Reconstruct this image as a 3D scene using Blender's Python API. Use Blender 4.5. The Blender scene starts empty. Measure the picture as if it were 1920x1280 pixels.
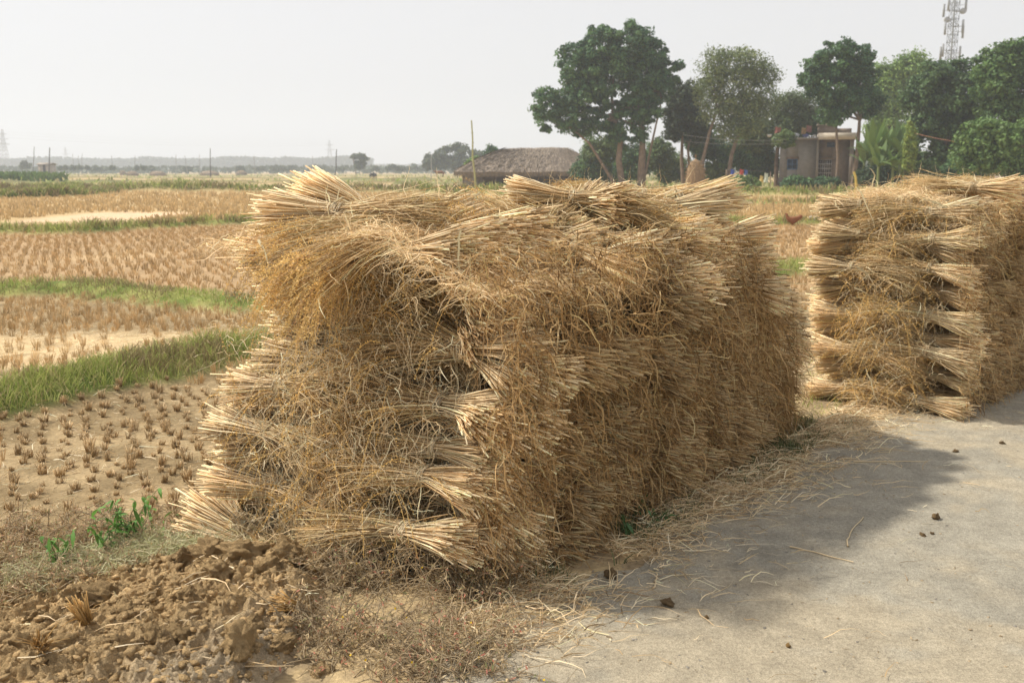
import bpy, math, random
import numpy as np
from mathutils import Vector, Matrix
sc = bpy.context.scene
R = math.radians
# ------------------------------------------------------------------ camera
CAMH = 1.9
FPX = 1867.0
PITCH = math.atan(322 / FPX)
cam_d = bpy.data.cameras.new("camera"); cam = bpy.data.objects.new("camera", cam_d)
sc.collection.objects.link(cam); sc.camera = cam
cam.location = (0, 0, CAMH); cam.rotation_euler = (math.pi / 2 - PITCH, 0, 0)
cam_d.lens = 35.0; cam_d.sensor_width = 36.0; cam_d.clip_start = 0.05; cam_d.clip_end = 9000
cam_d.dof.use_dof = True; cam_d.dof.focus_distance = 4.7; cam_d.dof.aperture_fstop = 5.0
# ------------------------------------------------------------------ sky, sun, exposure
SUN_EL, SUN_AZ = 50.0, -76.5          # azimuth from +Y, clockwise
w = bpy.data.worlds.new("World"); sc.world = w; w.use_nodes = True
nt = w.node_tree; nt.nodes.clear()
sky = nt.nodes.new('ShaderNodeTexSky'); sky.sky_type = 'NISHITA'; sky.sun_disc = False
sky.sun_elevation = R(SUN_EL); sky.sun_rotation = R(SUN_AZ)
sky.altitude = 0; sky.air_density = 1.0; sky.dust_density = 2.0; sky.ozone_density = 1.0
hs = nt.nodes.new('ShaderNodeHueSaturation'); hs.inputs['Saturation'].default_value = 0.18; hs.inputs['Value'].default_value = 1.0
bg = nt.nodes.new('ShaderNodeBackground'); bg.inputs['Strength'].default_value = 0.122
wo = nt.nodes.new('ShaderNodeOutputWorld')
mx_ = nt.nodes.new('ShaderNodeMix'); mx_.data_type = 'RGBA'; mx_.inputs[0].default_value = 0.68; mx_.inputs[7].default_value = (6.55, 6.45, 6.60, 1)   # hazy overcast veil
nt.links.new(sky.outputs[0], hs.inputs['Color']); nt.links.new(hs.outputs[0], mx_.inputs[6]); nt.links.new(mx_.outputs[2], bg.inputs[0]); nt.links.new(bg.outputs[0], wo.inputs[0])
sd = bpy.data.lights.new("sun", 'SUN'); sd.energy = 4.6; sd.angle = R(2.0); sd.color = (1.0, 0.93, 0.82)
so = bpy.data.objects.new("sun", sd); sc.collection.objects.link(so)
sv = Vector((math.sin(R(SUN_AZ)) * math.cos(R(SUN_EL)), math.cos(R(SUN_AZ)) * math.cos(R(SUN_EL)), math.sin(R(SUN_EL))))
so.rotation_euler = sv.to_track_quat('Z', 'Y').to_euler(); so.location = (-20, 5, 30)
sc.view_settings.view_transform = 'Standard'; sc.view_settings.look = 'None'
sc.view_settings.exposure = 0.18; sc.view_settings.gamma = 1.0
sc.render.engine = 'CYCLES'
cy = sc.cycles; cy.use_denoising = True; cy.max_bounces = 8; cy.diffuse_bounces = 5; cy.glossy_bounces = 2
cy.transmission_bounces = 3; cy.volume_bounces = 1; cy.transparent_max_bounces = 6; cy.sample_clamp_indirect = 6
# ------------------------------------------------------------------ numeric helpers
rng = np.random.default_rng(7)
def U(a, b, *n): return rng.uniform(a, b, n if n else None)
def at(px, py, Y):
    "world point at forward distance Y seen at photo pixel (px, py)"
    v = -(py - 640) / FPX
    d = ((px - 960) / FPX, math.cos(PITCH) + v * math.sin(PITCH), -math.sin(PITCH) + v * math.cos(PITCH))
    t = Y / d[1]
    return np.array([d[0] * t, Y, CAMH + d[2] * t])
def gnd(px, py, z=0.0):
    v = -(py - 640) / FPX
    d = ((px - 960) / FPX, math.cos(PITCH) + v * math.sin(PITCH), -math.sin(PITCH) + v * math.cos(PITCH))
    t = (z - CAMH) / d[2]
    return (d[0] * t, d[1] * t)
def hsh(ix, iy, seed):
    n = (ix.astype(np.int64) * 374761393 + iy.astype(np.int64) * 668265263 + seed * 1442695041) & 0x7fffffff
    n = ((n ^ (n >> 13)) * 1274126177) & 0x7fffffff
    n = n ^ (n >> 16)
    return (n & 0xffff) / 65535.0
def vn(x, y, seed=0):
    x = np.asarray(x, float); y = np.asarray(y, float)
    ix = np.floor(x); iy = np.floor(y); fx = x - ix; fy = y - iy
    fx = fx * fx * (3 - 2 * fx); fy = fy * fy * (3 - 2 * fy)
    a = hsh(ix, iy, seed); b = hsh(ix + 1, iy, seed); c = hsh(ix, iy + 1, seed); d = hsh(ix + 1, iy + 1, seed)
    return (a * (1 - fx) + b * fx) * (1 - fy) + (c * (1 - fx) + d * fx) * fy
def fbm(x, y, seed=0, o=4):
    s = 0; a = .5; t = 0
    for k in range(o):
        s = s + a * vn(x * 2 ** k, y * 2 ** k, seed + k * 17); t += a; a *= .5
    return s / t
def sstep(a, b, x):
    t = np.clip((x - a) / (b - a), 0, 1); return t * t * (3 - 2 * t)
def norm(v): return v / (np.linalg.norm(v, axis=-1, keepdims=True) + 1e-12)

class Geo:
    def __init__(s): s.V = []; s.Q = []; s.T = []; s.C = []; s.n = 0
    def add(s, V, Q=None, T=None, C=(.5, .5, .5)):
        V = np.asarray(V, float).reshape(-1, 3); C = np.asarray(C, float)
        if C.ndim == 1: C = np.tile(C, (len(V), 1))
        if Q is not None and len(Q): s.Q.append(np.asarray(Q, np.int64).reshape(-1, 4) + s.n)
        if T is not None and len(T): s.T.append(np.asarray(T, np.int64).reshape(-1, 3) + s.n)
        s.V.append(V); s.C.append(C); s.n += len(V)
    def tubes(s, P, Rd, C, sides=3, cap=False):
        P = np.asarray(P, float); n, k, _ = P.shape
        Rd = np.broadcast_to(np.asarray(Rd, float), (n, k)) if np.ndim(Rd) != 1 else np.broadcast_to(np.asarray(Rd)[None, :], (n, k))
        T = norm(np.gradient(P, axis=1))
        ref = norm(rng.normal(size=(n, 1, 3)) + np.array([0, 0, .3])); ref = np.broadcast_to(ref, T.shape)
        a = norm(np.cross(T, ref)); b = np.cross(T, a)
        ang = np.arange(sides) / sides * 2 * math.pi
        V = P[:, :, None, :] + Rd[:, :, None, None] * (np.cos(ang)[None, None, :, None] * a[:, :, None, :] + np.sin(ang)[None, None, :, None] * b[:, :, None, :])
        idx = np.arange(n * k * sides).reshape(n, k, sides)
        nx = np.roll(idx, -1, axis=2)
        Q = np.stack([idx[:, :-1], nx[:, :-1], nx[:, 1:], idx[:, 1:]], -1).reshape(-1, 4)
        C = np.asarray(C, float)
        if C.ndim == 1: C = np.broadcast_to(C, (n, k, 3))
        elif C.ndim == 2: C = np.broadcast_to(C[:, None, :], (n, k, 3))
        CC = np.broadcast_to(C[:, :, None, :], (n, k, sides, 3)).reshape(-1, 3)
        T3 = None
        if cap:
            if sides == 3: T3 = np.concatenate([idx[:, 0, ::-1], idx[:, -1, :]])
            elif sides == 4: Q = np.concatenate([Q, idx[:, 0, ::-1], idx[:, -1, :]])
        s.add(V, Q, T3, CC)
    def ribbons(s, P, W, C, ref=None):
        P = np.asarray(P, float); n, k, _ = P.shape
        T = norm(np.gradient(P, axis=1))
        if ref is None: ref = norm(rng.normal(size=(n, 1, 3)))
        else: ref = np.broadcast_to(np.asarray(ref, float), (n, 3))[:, None, :]
        a = norm(np.cross(T, np.broadcast_to(ref, T.shape)))
        W = np.asarray(W, float)
        if W.ndim == 1: W = W[None, :]
        W = np.broadcast_to(W, (n, k))[:, :, None] * .5
        V = np.stack([P - a * W, P + a * W], 2)
        idx = np.arange(n * k * 2).reshape(n, k, 2)
        Q = np.stack([idx[:, :-1, 0], idx[:, :-1, 1], idx[:, 1:, 1], idx[:, 1:, 0]], -1).reshape(-1, 4)
        C = np.asarray(C, float)
        if C.ndim == 1: C = np.broadcast_to(C, (n, k, 3))
        elif C.ndim == 2: C = np.broadcast_to(C[:, None, :], (n, k, 3))
        s.add(V, Q, None, np.broadcast_to(C[:, :, None, :], (n, k, 2, 3)).reshape(-1, 3))
    def leaves(s, pos, nrm, ln, wd, C, along=None):
        n = len(pos)
        nrm = norm(nrm); r = rng.normal(size=(n, 3)) if along is None else along
        a = norm(np.cross(nrm, r)); b = np.cross(nrm, a)
        if along is not None: a, b = b, a
        ln = np.broadcast_to(ln, n)[:, None]; wd = np.broadcast_to(wd, n)[:, None]
        V = np.stack([pos - b * ln * .5, pos + a * wd * .5, pos + b * ln * .5, pos - a * wd * .5], 1)
        Q = np.arange(n * 4).reshape(n, 4)
        C = np.asarray(C, float)
        if C.ndim == 1: C = np.broadcast_to(C, (n, 3))
        s.add(V, Q, None, np.repeat(C, 4, 0))
    def box(s, x0, x1, y0, y1, z0, z1, C):
        V = [(x, y, z) for x in (x0, x1) for y in (y0, y1) for z in (z0, z1)]
        s.add(V, [(0, 1, 3, 2), (4, 6, 7, 5), (0, 4, 5, 1), (2, 3, 7, 6), (0, 2, 6, 4), (1, 5, 7, 3)], None, C)
    def bars(s, pairs, r, C, sides=4):
        P = np.array([[a, b] for a, b in pairs], float); s.tubes(P, r, C, sides, True)
    def merge(s, V, Q, T, C): s.add(V, Q, T, C)
    def mesh(s, name, mat, smooth=False):
        V = np.concatenate(s.V); C = np.concatenate(s.C)
        Q = np.concatenate(s.Q) if s.Q else np.zeros((0, 4), np.int64); T = np.concatenate(s.T) if s.T else np.zeros((0, 3), np.int64)
        me = bpy.data.meshes.new(name); me.vertices.add(len(V)); me.vertices.foreach_set('co', V.astype(np.float32).ravel())
        nl = len(Q) * 4 + len(T) * 3
        me.loops.add(nl); me.loops.foreach_set('vertex_index', np.concatenate([Q.ravel(), T.ravel()]).astype(np.int32))
        me.polygons.add(len(Q) + len(T))
        st = np.concatenate([np.arange(len(Q)) * 4, len(Q) * 4 + np.arange(len(T)) * 3]).astype(np.int32)
        me.polygons.foreach_set('loop_start', st)
        me.update(calc_edges=True); me.validate()
        ca = me.color_attributes.new('Col', 'FLOAT_COLOR', 'POINT')
        ca.data.foreach_set('color', np.concatenate([C, np.ones((len(C), 1))], 1).astype(np.float32).ravel())
        if smooth: me.polygons.foreach_set('use_smooth', np.ones(len(me.polygons), bool))
        me.materials.append(mat); return me
    def obj(s, name, mat, parent=None, smooth=False, loc=None):
        return link(name, s.mesh(name, mat, smooth), parent, loc)
def link(name, data, parent=None, loc=None):
    o = bpy.data.objects.new(name, data); sc.collection.objects.link(o)
    if parent is not None: o.parent = parent
    if loc is not None: o.location = loc
    return o
def tag(o, label=None, cat=None, group=None, kind=None):
    if label: o['label'] = label
    if cat: o['category'] = cat
    if group: o['group'] = group
    if kind: o['kind'] = kind
    return o
def root(name, loc, label, cat, group=None):
    e = link(name, None, None, [float(c) for c in loc]); e.empty_display_size = .1
    return tag(e, label, cat, group)
ORD = ['zeroth', 'first', 'second', 'third', 'fourth', 'fifth', 'sixth', 'seventh', 'eighth', 'ninth', 'tenth', 'eleventh', 'twelfth', 'thirteenth', 'fourteenth', 'fifteenth', 'sixteenth', 'seventeenth', 'eighteenth']
def bm_obj(name, bm, mat, parent=None, smooth=True):
    me = bpy.data.meshes.new(name); bm.to_mesh(me); bm.free(); me.materials.append(mat)
    if smooth: me.polygons.foreach_set('use_smooth', np.ones(len(me.polygons), bool))
    return link(name, me, parent)
# ------------------------------------------------------------------ materials
def mat(name, col=None, rough=.7, transl=0.0, spec=.3, noise=None, bump=None, var=.0):
    m = bpy.data.materials.new(name); m.use_nodes = True; t = m.node_tree; t.nodes.clear()
    out = t.nodes.new('ShaderNodeOutputMaterial'); p = t.nodes.new('ShaderNodeBsdfPrincipled')
    p.inputs['Roughness'].default_value = rough; p.inputs['Specular IOR Level'].default_value = spec
    if col is None:
        a = t.nodes.new('ShaderNodeAttribute'); a.attribute_name = 'Col'; c = a.outputs['Color']
    else:
        a = t.nodes.new('ShaderNodeRGB'); a.outputs[0].default_value = (*col, 1); c = a.outputs[0]
    if noise or bump: co = t.nodes.new('ShaderNodeTexCoord')
    if noise:                                     # (scale, amount)
        for sc_, am in noise:
            n = t.nodes.new('ShaderNodeTexNoise'); n.inputs['Scale'].default_value = sc_; n.inputs['Detail'].default_value = 6
            t.links.new(co.outputs['Object'], n.inputs['Vector'])
            mr = t.nodes.new('ShaderNodeMapRange'); mr.inputs['From Min'].default_value = .3; mr.inputs['From Max'].default_value = .7
            mr.inputs['To Min'].default_value = 1 - am; mr.inputs['To Max'].default_value = 1 + am
            t.links.new(n.outputs['Fac'], mr.inputs['Value'])
            mx = t.nodes.new('ShaderNodeVectorMath'); mx.operation = 'SCALE'
            t.links.new(c, mx.inputs[0]); t.links.new(mr.outputs[0], mx.inputs['Scale']); c = mx.outputs[0]
    if var:                                       # per object value shift
        oi = t.nodes.new('ShaderNodeObjectInfo'); mr = t.nodes.new('ShaderNodeMapRange')
        mr.inputs['To Min'].default_value = 1 - var; mr.inputs['To Max'].default_value = 1 + var
        t.links.new(oi.outputs['Random'], mr.inputs['Value'])
        mx = t.nodes.new('ShaderNodeVectorMath'); mx.operation = 'SCALE'
        t.links.new(c, mx.inputs[0]); t.links.new(mr.outputs[0], mx.inputs['Scale']); c = mx.outputs[0]
    t.links.new(c, p.inputs['Base Color'])
    if bump:
        prev = None
        for sc_, st, di in bump:
            n = t.nodes.new('ShaderNodeTexNoise'); n.inputs['Scale'].default_value = sc_; n.inputs['Detail'].default_value = 8
            n.inputs['Roughness'].default_value = .65
            t.links.new(co.outputs['Object'], n.inputs['Vector'])
            b = t.nodes.new('ShaderNodeBump'); b.inputs['Strength'].default_value = st; b.inputs['Distance'].default_value = di
            t.links.new(n.outputs['Fac'], b.inputs['Height'])
            if prev: t.links.new(prev, b.inputs['Normal'])
            prev = b.outputs[0]
        t.links.new(prev, p.inputs['Normal'])
    sh = p.outputs[0]
    if transl:
        tr = t.nodes.new('ShaderNodeBsdfTranslucent'); t.links.new(c, tr.inputs['Color'])
        mx = t.nodes.new('ShaderNodeMixShader'); mx.inputs[0].default_value = transl
        t.links.new(sh, mx.inputs[1]); t.links.new(tr.outputs[0], mx.inputs[2]); sh = mx.outputs[0]
    t.links.new(sh, out.inputs['Surface']); return m
M_STRAW = mat('straw', rough=.5, transl=.2, spec=.35, var=.12)
M_BLADE = mat('dry_leaf', rough=.6, transl=.28, spec=.25, var=.1)
M_GRAIN = mat('grain', rough=.55, transl=.38, spec=.3, var=.12)
M_CORE = mat('packed_straw', rough=.9, noise=[(9, .35), (70, .4)], bump=[(60, .9, .02)])
M_LEAF = mat('foliage', rough=.55, transl=.28, spec=.3)
M_GRASS = mat('grass', rough=.6, transl=.3, spec=.2)
M_BARK = mat('bark', rough=.9, noise=[(3, .25)])
M_GROUND = mat('field_soil', rough=.95, spec=.1, noise=[(.6, .10), (7, .14), (45, .22)], bump=[(14, .5, .03), (70, .6, .012)])
M_ROAD = mat('dusty_gravel', rough=.95, spec=.12, noise=[(1.3, .08), (8, .13), (45, .15), (150, .22), (420, .25)], bump=[(9, .6, .02), (45, .8, .012), (170, .9, .007)])
M_SOIL = mat('clay_soil', rough=.95, spec=.1, noise=[(5, .18), (40, .18), (160, .15)], bump=[(30, 1.0, .03), (110, 1.0, .014)])
M_PLAIN = mat('painted', rough=.8, spec=.2, noise=[(2.5, .12)])
M_METAL = mat('galvanised_steel', rough=.55, spec=.5)
# ------------------------------------------------------------------ terrain
S0 = np.array([-.14, 4.17]); AX = np.array([.607, .795]); AX /= np.linalg.norm(AX); AW = np.array([-AX[1], AX[0]])
def dline(x, y): return (x - S0[0]) * AW[0] + (y - S0[1]) * AW[1]      # + towards the field
def sline(x, y): return (x - S0[0]) * AX[0] + (y - S0[1]) * AX[1]
def poly(pts, z=-.1): return [gnd(a, b, z) for a, b in pts]
BUNDS = [  # polyline, half width, height
    (poly([(-500, 905), (-200, 808), (0, 750), (200, 707), (420, 666), (700, 648), (1480, 655), (2300, 640)]), .50, .27),
    (poly([(-500, 545), (0, 541), (130, 537), (300, 556), (460, 568), (800, 560), (1480, 505), (2300, 490)]), .55, .22),
    (poly([(-300, 436), (60, 432), (130, 434), (230, 426), (480, 414), (900, 412), (1450, 418), (2300, 414)]), .45, .22),
    (poly([(-500, 372), (0, 370), (120, 367), (210, 360)], -.1), 1.0, .35),
    (poly([(-500, 356), (0, 356), (175, 353)], -.1), 1.3, .4),
    (poly([(200, 357), (480, 359), (740, 360), (1000, 366), (1380, 368), (2300, 368)], -.1), 1.3, .6),
    (poly([(-500, 343), (200, 341), (700, 344), (1300, 345), (2300, 344)], -.1), 2.2, .5),
    (poly([(-500, 334), (300, 335), (900, 337), (2300, 335)], -.1), 3.0, .6),
    (poly([(600, 382), (1000, 382), (1380, 382), (2300, 380)], -.1), .8, .22),
]
def seg_dist(x, y, pts):
    best = np.full(np.shape(x), 1e9)
    for (ax, ay), (bx, by) in zip(pts[:-1], pts[1:]):
        dx, dy = bx - ax, by - ay; t = np.clip(((x - ax) * dx + (y - ay) * dy) / (dx * dx + dy * dy), 0, 1)
        best = np.minimum(best, np.hypot(x - ax - t * dx, y - ay - t * dy))
    return best
FZ = -.22
def bund_h(x, y):
    h = np.zeros(np.shape(x)); k = np.zeros(np.shape(x))
    for pts, wd, ht in BUNDS:
        d = seg_dist(x, y, pts) + (fbm(x * 1.3 / wd * .5, y * 1.3 / wd * .5, 5) - .5) * wd * .9
        g = np.exp(-(d / wd) ** 2 * 1.6) * (d < wd * 3)
        hh = ht * g * (.75 + .5 * fbm(x * .9, y * .9, 9))
        h = np.maximum(h, hh); k = np.maximum(k, g)
    return h, k
def zg(x, y, bund=None):
    x = np.asarray(x, float); y = np.asarray(y, float)
    d = dline(x, y)
    z = FZ * sstep(.7, 2.1, d)
    z = z + FZ * sstep(-7, -8.5, d) if True else z
    if bund is None: bund = bund_h(x, y)[0]
    z = z + bund * sstep(1.0, 2.5, d)
    near = sstep(60, 20, np.hypot(x, y))
    z = z + near * ((fbm(x * 1.1, y * 1.1, 3) - .5) * .06 * sstep(.5, 2, d) + (fbm(x * 5, y * 5, 4) - .5) * .022 * (.25 + sstep(0.2, 1.5, d)))
    # turned clay bank at the lower left
    m = sstep(.45, .8, d) * sstep(2.3, 1.7, d) * sstep(1.15, .55, sline(x, y) + .0 * x) * sstep(4.9, 4.4, y * .6 + 2.1 + 0 * x)
    z = z + m * .0
    return z
def pal(x, y, K):
    d = dline(x, y); n1 = fbm(x * .5, y * .5, 21); n2 = fbm(x * 3, y * 3, 22); n3 = fbm(x * 12, y * 12, 23, 3)
    def c(*v): return np.array(v)[None, :]
    def mix(A, B, t): return A * (1 - t[:, None]) + B * t[:, None]
    soil = mix(c(.25, .185, .10) + 0 * x[:, None], c(.38, .285, .16), sstep(.35, .65, n2))
    D = y - x * .06                                         # distance used for plot borders
    straw = c(.62, .47, .27); gold = c(.49, .36, .185); olive = c(.20, .20, .075); green = c(.17, .23, .055); pink = c(.46, .34, .22)
    col = soil
    col = mix(col, straw + 0 * col, sstep(11.0, 11.5, D + n2) * sstep(14.2, 13.2, D + n2) * sstep(.25, .5, n2 * .6 + n3 * .5))
    col = mix(col, c(.43, .29, .16) + 0 * col, sstep(16.5, 18, D) * .7)
    col = mix(col, straw + 0 * col, sstep(16, 26, D) * sstep(.5, .75, fbm(x * .25, y * .12, 31)) * .6)
    col = mix(col, gold + 0 * col, sstep(37, 43, D))
    pt = sstep(40, 42, y) * sstep(52, 49, y) * sstep(-21.5, -20, x) * sstep(-15, -16.5, x)
    col = mix(col, c(.66, .47, .30) + 0 * col, pt)
    # farther plots: long thin fields of olive, straw and fallow
    f = hsh(np.floor(x / 55 + 7 * np.floor(y / 16) * .37), np.floor(y / 16), 3) * .7 + .3 * fbm(x * .02, y * .15, 33)
    far = mix(gold + 0 * col, olive + 0 * col, sstep(.35, .6, f)); far = mix(far, green + 0 * col, sstep(.68, .8, f) * .7)
    far = mix(far, pink + 0 * col, sstep(.25, .1, f))
    col = mix(col, far, sstep(118, 128, D + 0 * x))
    col = mix(col, pink + 0 * col, sstep(420, 600, y) * .6)
    grn = mix(green * .8 + 0 * col, c(.30, .30, .10), sstep(.35, .65, n2))
    grn = mix(grn, c(.16, .145, .06) + 0 * col, sstep(70, 100, y))
    col = mix(col, grn, sstep(.12, .45, K) * sstep(1.2, 2.4, d))
    # verge under and beside the stacks: trampled straw and dusty clay
    verge = mix(c(.30, .23, .14) + 0 * col, c(.50, .38, .21), sstep(.4, .6, n3))
    col = mix(verge, col, sstep(1.4, 2.6, d))
    return col, d, n2, n3
def axis_vals(n, a, lim, lo, hi):
    b = math.asinh(lim / a); u = np.linspace(-1, 1, n); return np.clip(a * np.sinh(b * u), lo, hi)
gx = axis_vals(640, 2.0, 2400, -2400, 2400)
gy = axis_vals(760, 2.0, 2400, -2400, 2400) + 6.0
X, Y = np.meshgrid(gx, gy); xf, yf = X.ravel(), Y.ravel()
bh, bk = bund_h(xf, yf); Z = zg(xf, yf, bh)
col, d_, n2_, n3_ = pal(xf, yf, bk)
ny, nx = X.shape; idx = np.arange(nx * ny).reshape(ny, nx)
g = Geo(); g.add(np.stack([xf, yf, Z], 1), np.stack([idx[:-1, :-1], idx[:-1, 1:], idx[1:, 1:], idx[1:, :-1]], -1).reshape(-1, 4), None, col)
tag(g.obj('ground', M_GROUND, smooth=True), kind='structure')
# road: its own sheet just above the ground, ragged dusty edge towards the stacks
sv_ = np.concatenate([np.linspace(-14, -3, 30), np.linspace(-2.9, 9, 420), np.linspace(9.3, 60, 120)])
tv_ = np.linspace(0, 1, 170)
SS, TT = np.meshgrid(sv_, tv_)
edge = -.22 + (fbm(SS * 1.2, SS * 0 + 3, 41) - .5) * .5 + (fbm(SS * 7, SS * 0 + 3, 42) - .5) * .16
DD = edge * (1 - TT ** 1.6) + (-6.6) * TT ** 1.6
RX = S0[0] + AX[0] * SS + AW[0] * DD; RY = S0[1] + AX[1] * SS + AW[1] * DD
xr, yr = RX.ravel(), RY.ravel()
lift = .010 + .012 * sstep(0, .15, TT.ravel())
zr = zg(xr, yr) + lift + (fbm(xr * 9, yr * 9, 8, 4) - .5) * .012 + (fbm(xr * .7, yr * .7, 6) - .5) * .03 * sstep(0, .2, TT.ravel())
zr = np.where(TT.ravel() < .004, zr - .02, zr)
def ROADZ(x, y): return zg(x, y) + .02 + (fbm(x * 9, y * 9, 8, 4) - .5) * .012 + (fbm(x * .7, y * .7, 6) - .5) * .03
warm = np.array([.425, .368, .268]); grey = np.array([.350, .322, .256])
mixv = sstep(.40, .62, fbm(xr * 1.1, yr * 1.1, 51) * .6 + fbm(xr * 6, yr * 6, 52) * .4)[:, None]
rc = warm * (1 - mixv) + grey * mixv
ny, nx = SS.shape; idx = np.arange(nx * ny).reshape(ny, nx)
g = Geo(); g.add(np.stack([xr, yr, zr], 1), np.stack([idx[:-1, :-1], idx[1:, :-1], idx[1:, 1:], idx[:-1, 1:]], -1).reshape(-1, 4), None, rc)
tag(g.obj('road', M_ROAD, smooth=True), kind='structure')
# ------------------------------------------------------------------ straw sheaves
STRAWC = np.array([[.88, .76, .53], [.82, .66, .42], [.70, .525, .30], [.50, .355, .19], [.29, .20, .105], [.66, .58, .34]])
def straw_cols(n, p=(.30, .27, .2, .12, .07, .04), k=1.0):
    c = STRAWC[rng.choice(6, n, p=np.array(p) / sum(p))] * U(.68, 1.18, n, 1)
    return np.clip(c * k, 0, .88)
TIE = .36
def env(t, fan, hf): return np.interp(t, [0, TIE - .05, TIE + .04, .65, 1.0], [fan, .052, .052, .085, hf])
def make_sheaf(fan=.105, hf=.15, droop=.22, nst=330, nbl=150, nhd=80, L=1.08, k_=1.0, pb=(.26, .30, .24, .12, .04, .04), tint=(1, 1, 1)):
    st = Geo(); n = nst
    phi = U(0, 2 * math.pi, n); rr = np.sqrt(U(0, 1, n)); tl = U(.80, 1.0, n); b0 = rng.normal(0, .024, n) + (U(0, 1, n) < .14) * U(-.09, .07, n)
    k = np.array([0, .14, .30, .42, .58, .72, .86, 1.0])
    t = k[None, :] * tl[:, None]
    jx = np.cumsum(rng.normal(0, .014, (n, 8)), 1) * np.abs(k - TIE)[None] * 3; jz = np.cumsum(rng.normal(0, .008, (n, 8)), 1) * np.abs(k - TIE)[None] * 3
    E = env(t, fan, hf); E = E * (1 + .25 * (rng.random((n, 1)) - .5))
    x = t * L + b0[:, None] * (1 - k)[None]; y = rr[:, None] * E * np.cos(phi)[:, None] * 1.12 + jx
    z = rr[:, None] * E * np.sin(phi)[:, None] * .82 + jz - droop * np.clip(t - .45, 0, 1) ** 2 * 1.3
    z = z - .03 * np.clip(TIE - t, 0, 1) * rr[:, None]
    C = straw_cols(n)[:, None, :] * np.interp(k, [0, .12, .3, .5, 1], [1.18, 1.1, .97, .84, .78])[None, :, None]
    C = C * np.array(tint) * k_; C[:, 4:, :] = C[:, 4:, :] * np.array([1.02, .96, .82])
    rad = U(.0018, .0050, n)[:, None] * np.interp(k, [0, .5, 1], [1.05, .75, .4])[None]
    st.tubes(np.stack([x, y, z], -1), rad, C, 3, True)
    # dried leaf blades hanging off the stems
    bl = Geo(); n = nbl
    t0 = rng.beta(1.3, 1.2, n) * .70 + .24 if k_ > .9 else rng.beta(1.2, 1.2, n) * .9 + .03; ph = U(0, 2 * math.pi, n); e0 = env(t0, fan, hf) * U(.7, 1.05, n)
    p0 = np.stack([t0 * L, e0 * np.cos(ph) * 1.1, e0 * np.sin(ph) * .82 - droop * np.clip(t0 - .45, 0, 1) ** 2 * 1.3], -1)
    dr = np.stack([U(-1, 1.1, n), np.cos(ph) * U(.1, .9, n), np.sin(ph) * U(.1, .9, n)], -1); dr = norm(dr)
    ln = U(.07, .20, n); m = 7; q = np.linspace(0, 1, m)
    side = norm(np.cross(dr, rng.normal(size=(n, 3)))); cur = U(-1, 1, n) * .55
    P = p0[:, None, :] + dr[:, None, :] * (ln[:, None] * q)[:, :, None] * 1 + side[:, None, :] * ((cur * ln)[:, None] * q ** 2)[:, :, None]
    P[:, :, 2] -= (U(.0, .45, n) * ln)[:, None] * q ** 2
    P += np.cumsum(rng.normal(0, .0065, P.shape), 1)
    bl.ribbons(P, U(.0025, .0065, n)[:, None] * np.interp(q, [0, .3, 1], [.8, 1, .15])[None], straw_cols(n, pb) * k_ * np.array(tint))
    # grain heads
    hd = Geo(); n = nhd
    ph = U(0, 2 * math.pi, n); r2 = np.sqrt(U(.15, 1, n)); ta = U(.68, .95, n); ea = env(ta, fan, hf) * r2
    p0 = np.stack([ta * L, ea * np.cos(ph) * 1.15, ea * np.sin(ph) * .85 - droop * np.clip(ta - .45, 0, 1) ** 2 * 1.3], -1)
    ln = U(.14, .26, n); q = np.linspace(0, 1, 7)
    dr = norm(np.stack([U(.7, 1.2, n), np.cos(ph) * U(0, .6, n), np.sin(ph) * .5 + U(-.2, .35, n)], -1))
    P = p0[:, None, :] + dr[:, None, :] * (ln[:, None] * q)[:, :, None]; P[:, :, 2] -= (ln * U(.35, 1.0, n))[:, None] * q ** 2.0
    gc = np.array([.80, .56, .22] if nhd > 200 else [.74, .50, .19]) * U(.65, 1.25, n, 1) * np.where(rng.random((n, 1)) < .2, np.array([[.75, .7, .9]]), 1)
    hd.ribbons(P, np.interp(q, [0, 1], [.003, .0015]), gc * .9)
    ng = 22; fq = np.linspace(.18, 1, ng); ii = np.clip((fq * 6).astype(int), 0, 5); ff = fq * 6 - ii
    Pg = P[:, ii, :] * (1 - ff)[None, :, None] + P[:, np.minimum(ii + 1, 6), :] * ff[None, :, None] + rng.normal(0, .007, (n, ng, 3))
    Tg = norm(P[:, np.minimum(ii + 1, 6), :] - P[:, ii, :]) + rng.normal(0, .35, (n, ng, 3))
    Pg = Pg.reshape(-1, 3); Tg = norm(Tg.reshape(-1, 3)); N = len(Pg)
    nr = np.cross(Tg, rng.normal(size=(N, 3)))
    hd.leaves(Pg, nr, U(.010, .016, N), U(.004, .0065, N), np.repeat(gc, ng, 0) * U(.8, 1.2, N, 1), along=Tg)
    # tie band of twisted straw
    tb = Geo(); n = 16; a = np.linspace(0, 2 * math.pi * 1.06, 22)
    xo = rng.normal(0, .012, n); ro = .056 + U(0, .006, n); a0 = U(0, 6.28, n)
    P = np.stack([xo[:, None] + TIE * L + .006 * np.sin(a[None] * 2 + a0[:, None]), (ro[:, None] + .004 * np.sin(3 * a[None] + a0[:, None])) * np.cos(a[None] + a0[:, None] * .1) * 1.12,
                  (ro[:, None]) * np.sin(a[None] + a0[:, None] * .1) * .9], -1)
    tb.tubes(P, .0028, straw_cols(n, (.4, .3, .1, .1, 0, .1)), 3)
    kk = 10; q = np.linspace(0, 1, 5); dr = norm(rng.normal(size=(kk, 3)) + np.array([0, 0, .6]))
    P = np.array([TIE * L, 0, .058])[None, None] + dr[:, None, :] * (U(.05, .12, kk)[:, None] * q)[:, :, None]; P[:, :, 2] -= .03 * q ** 2
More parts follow.
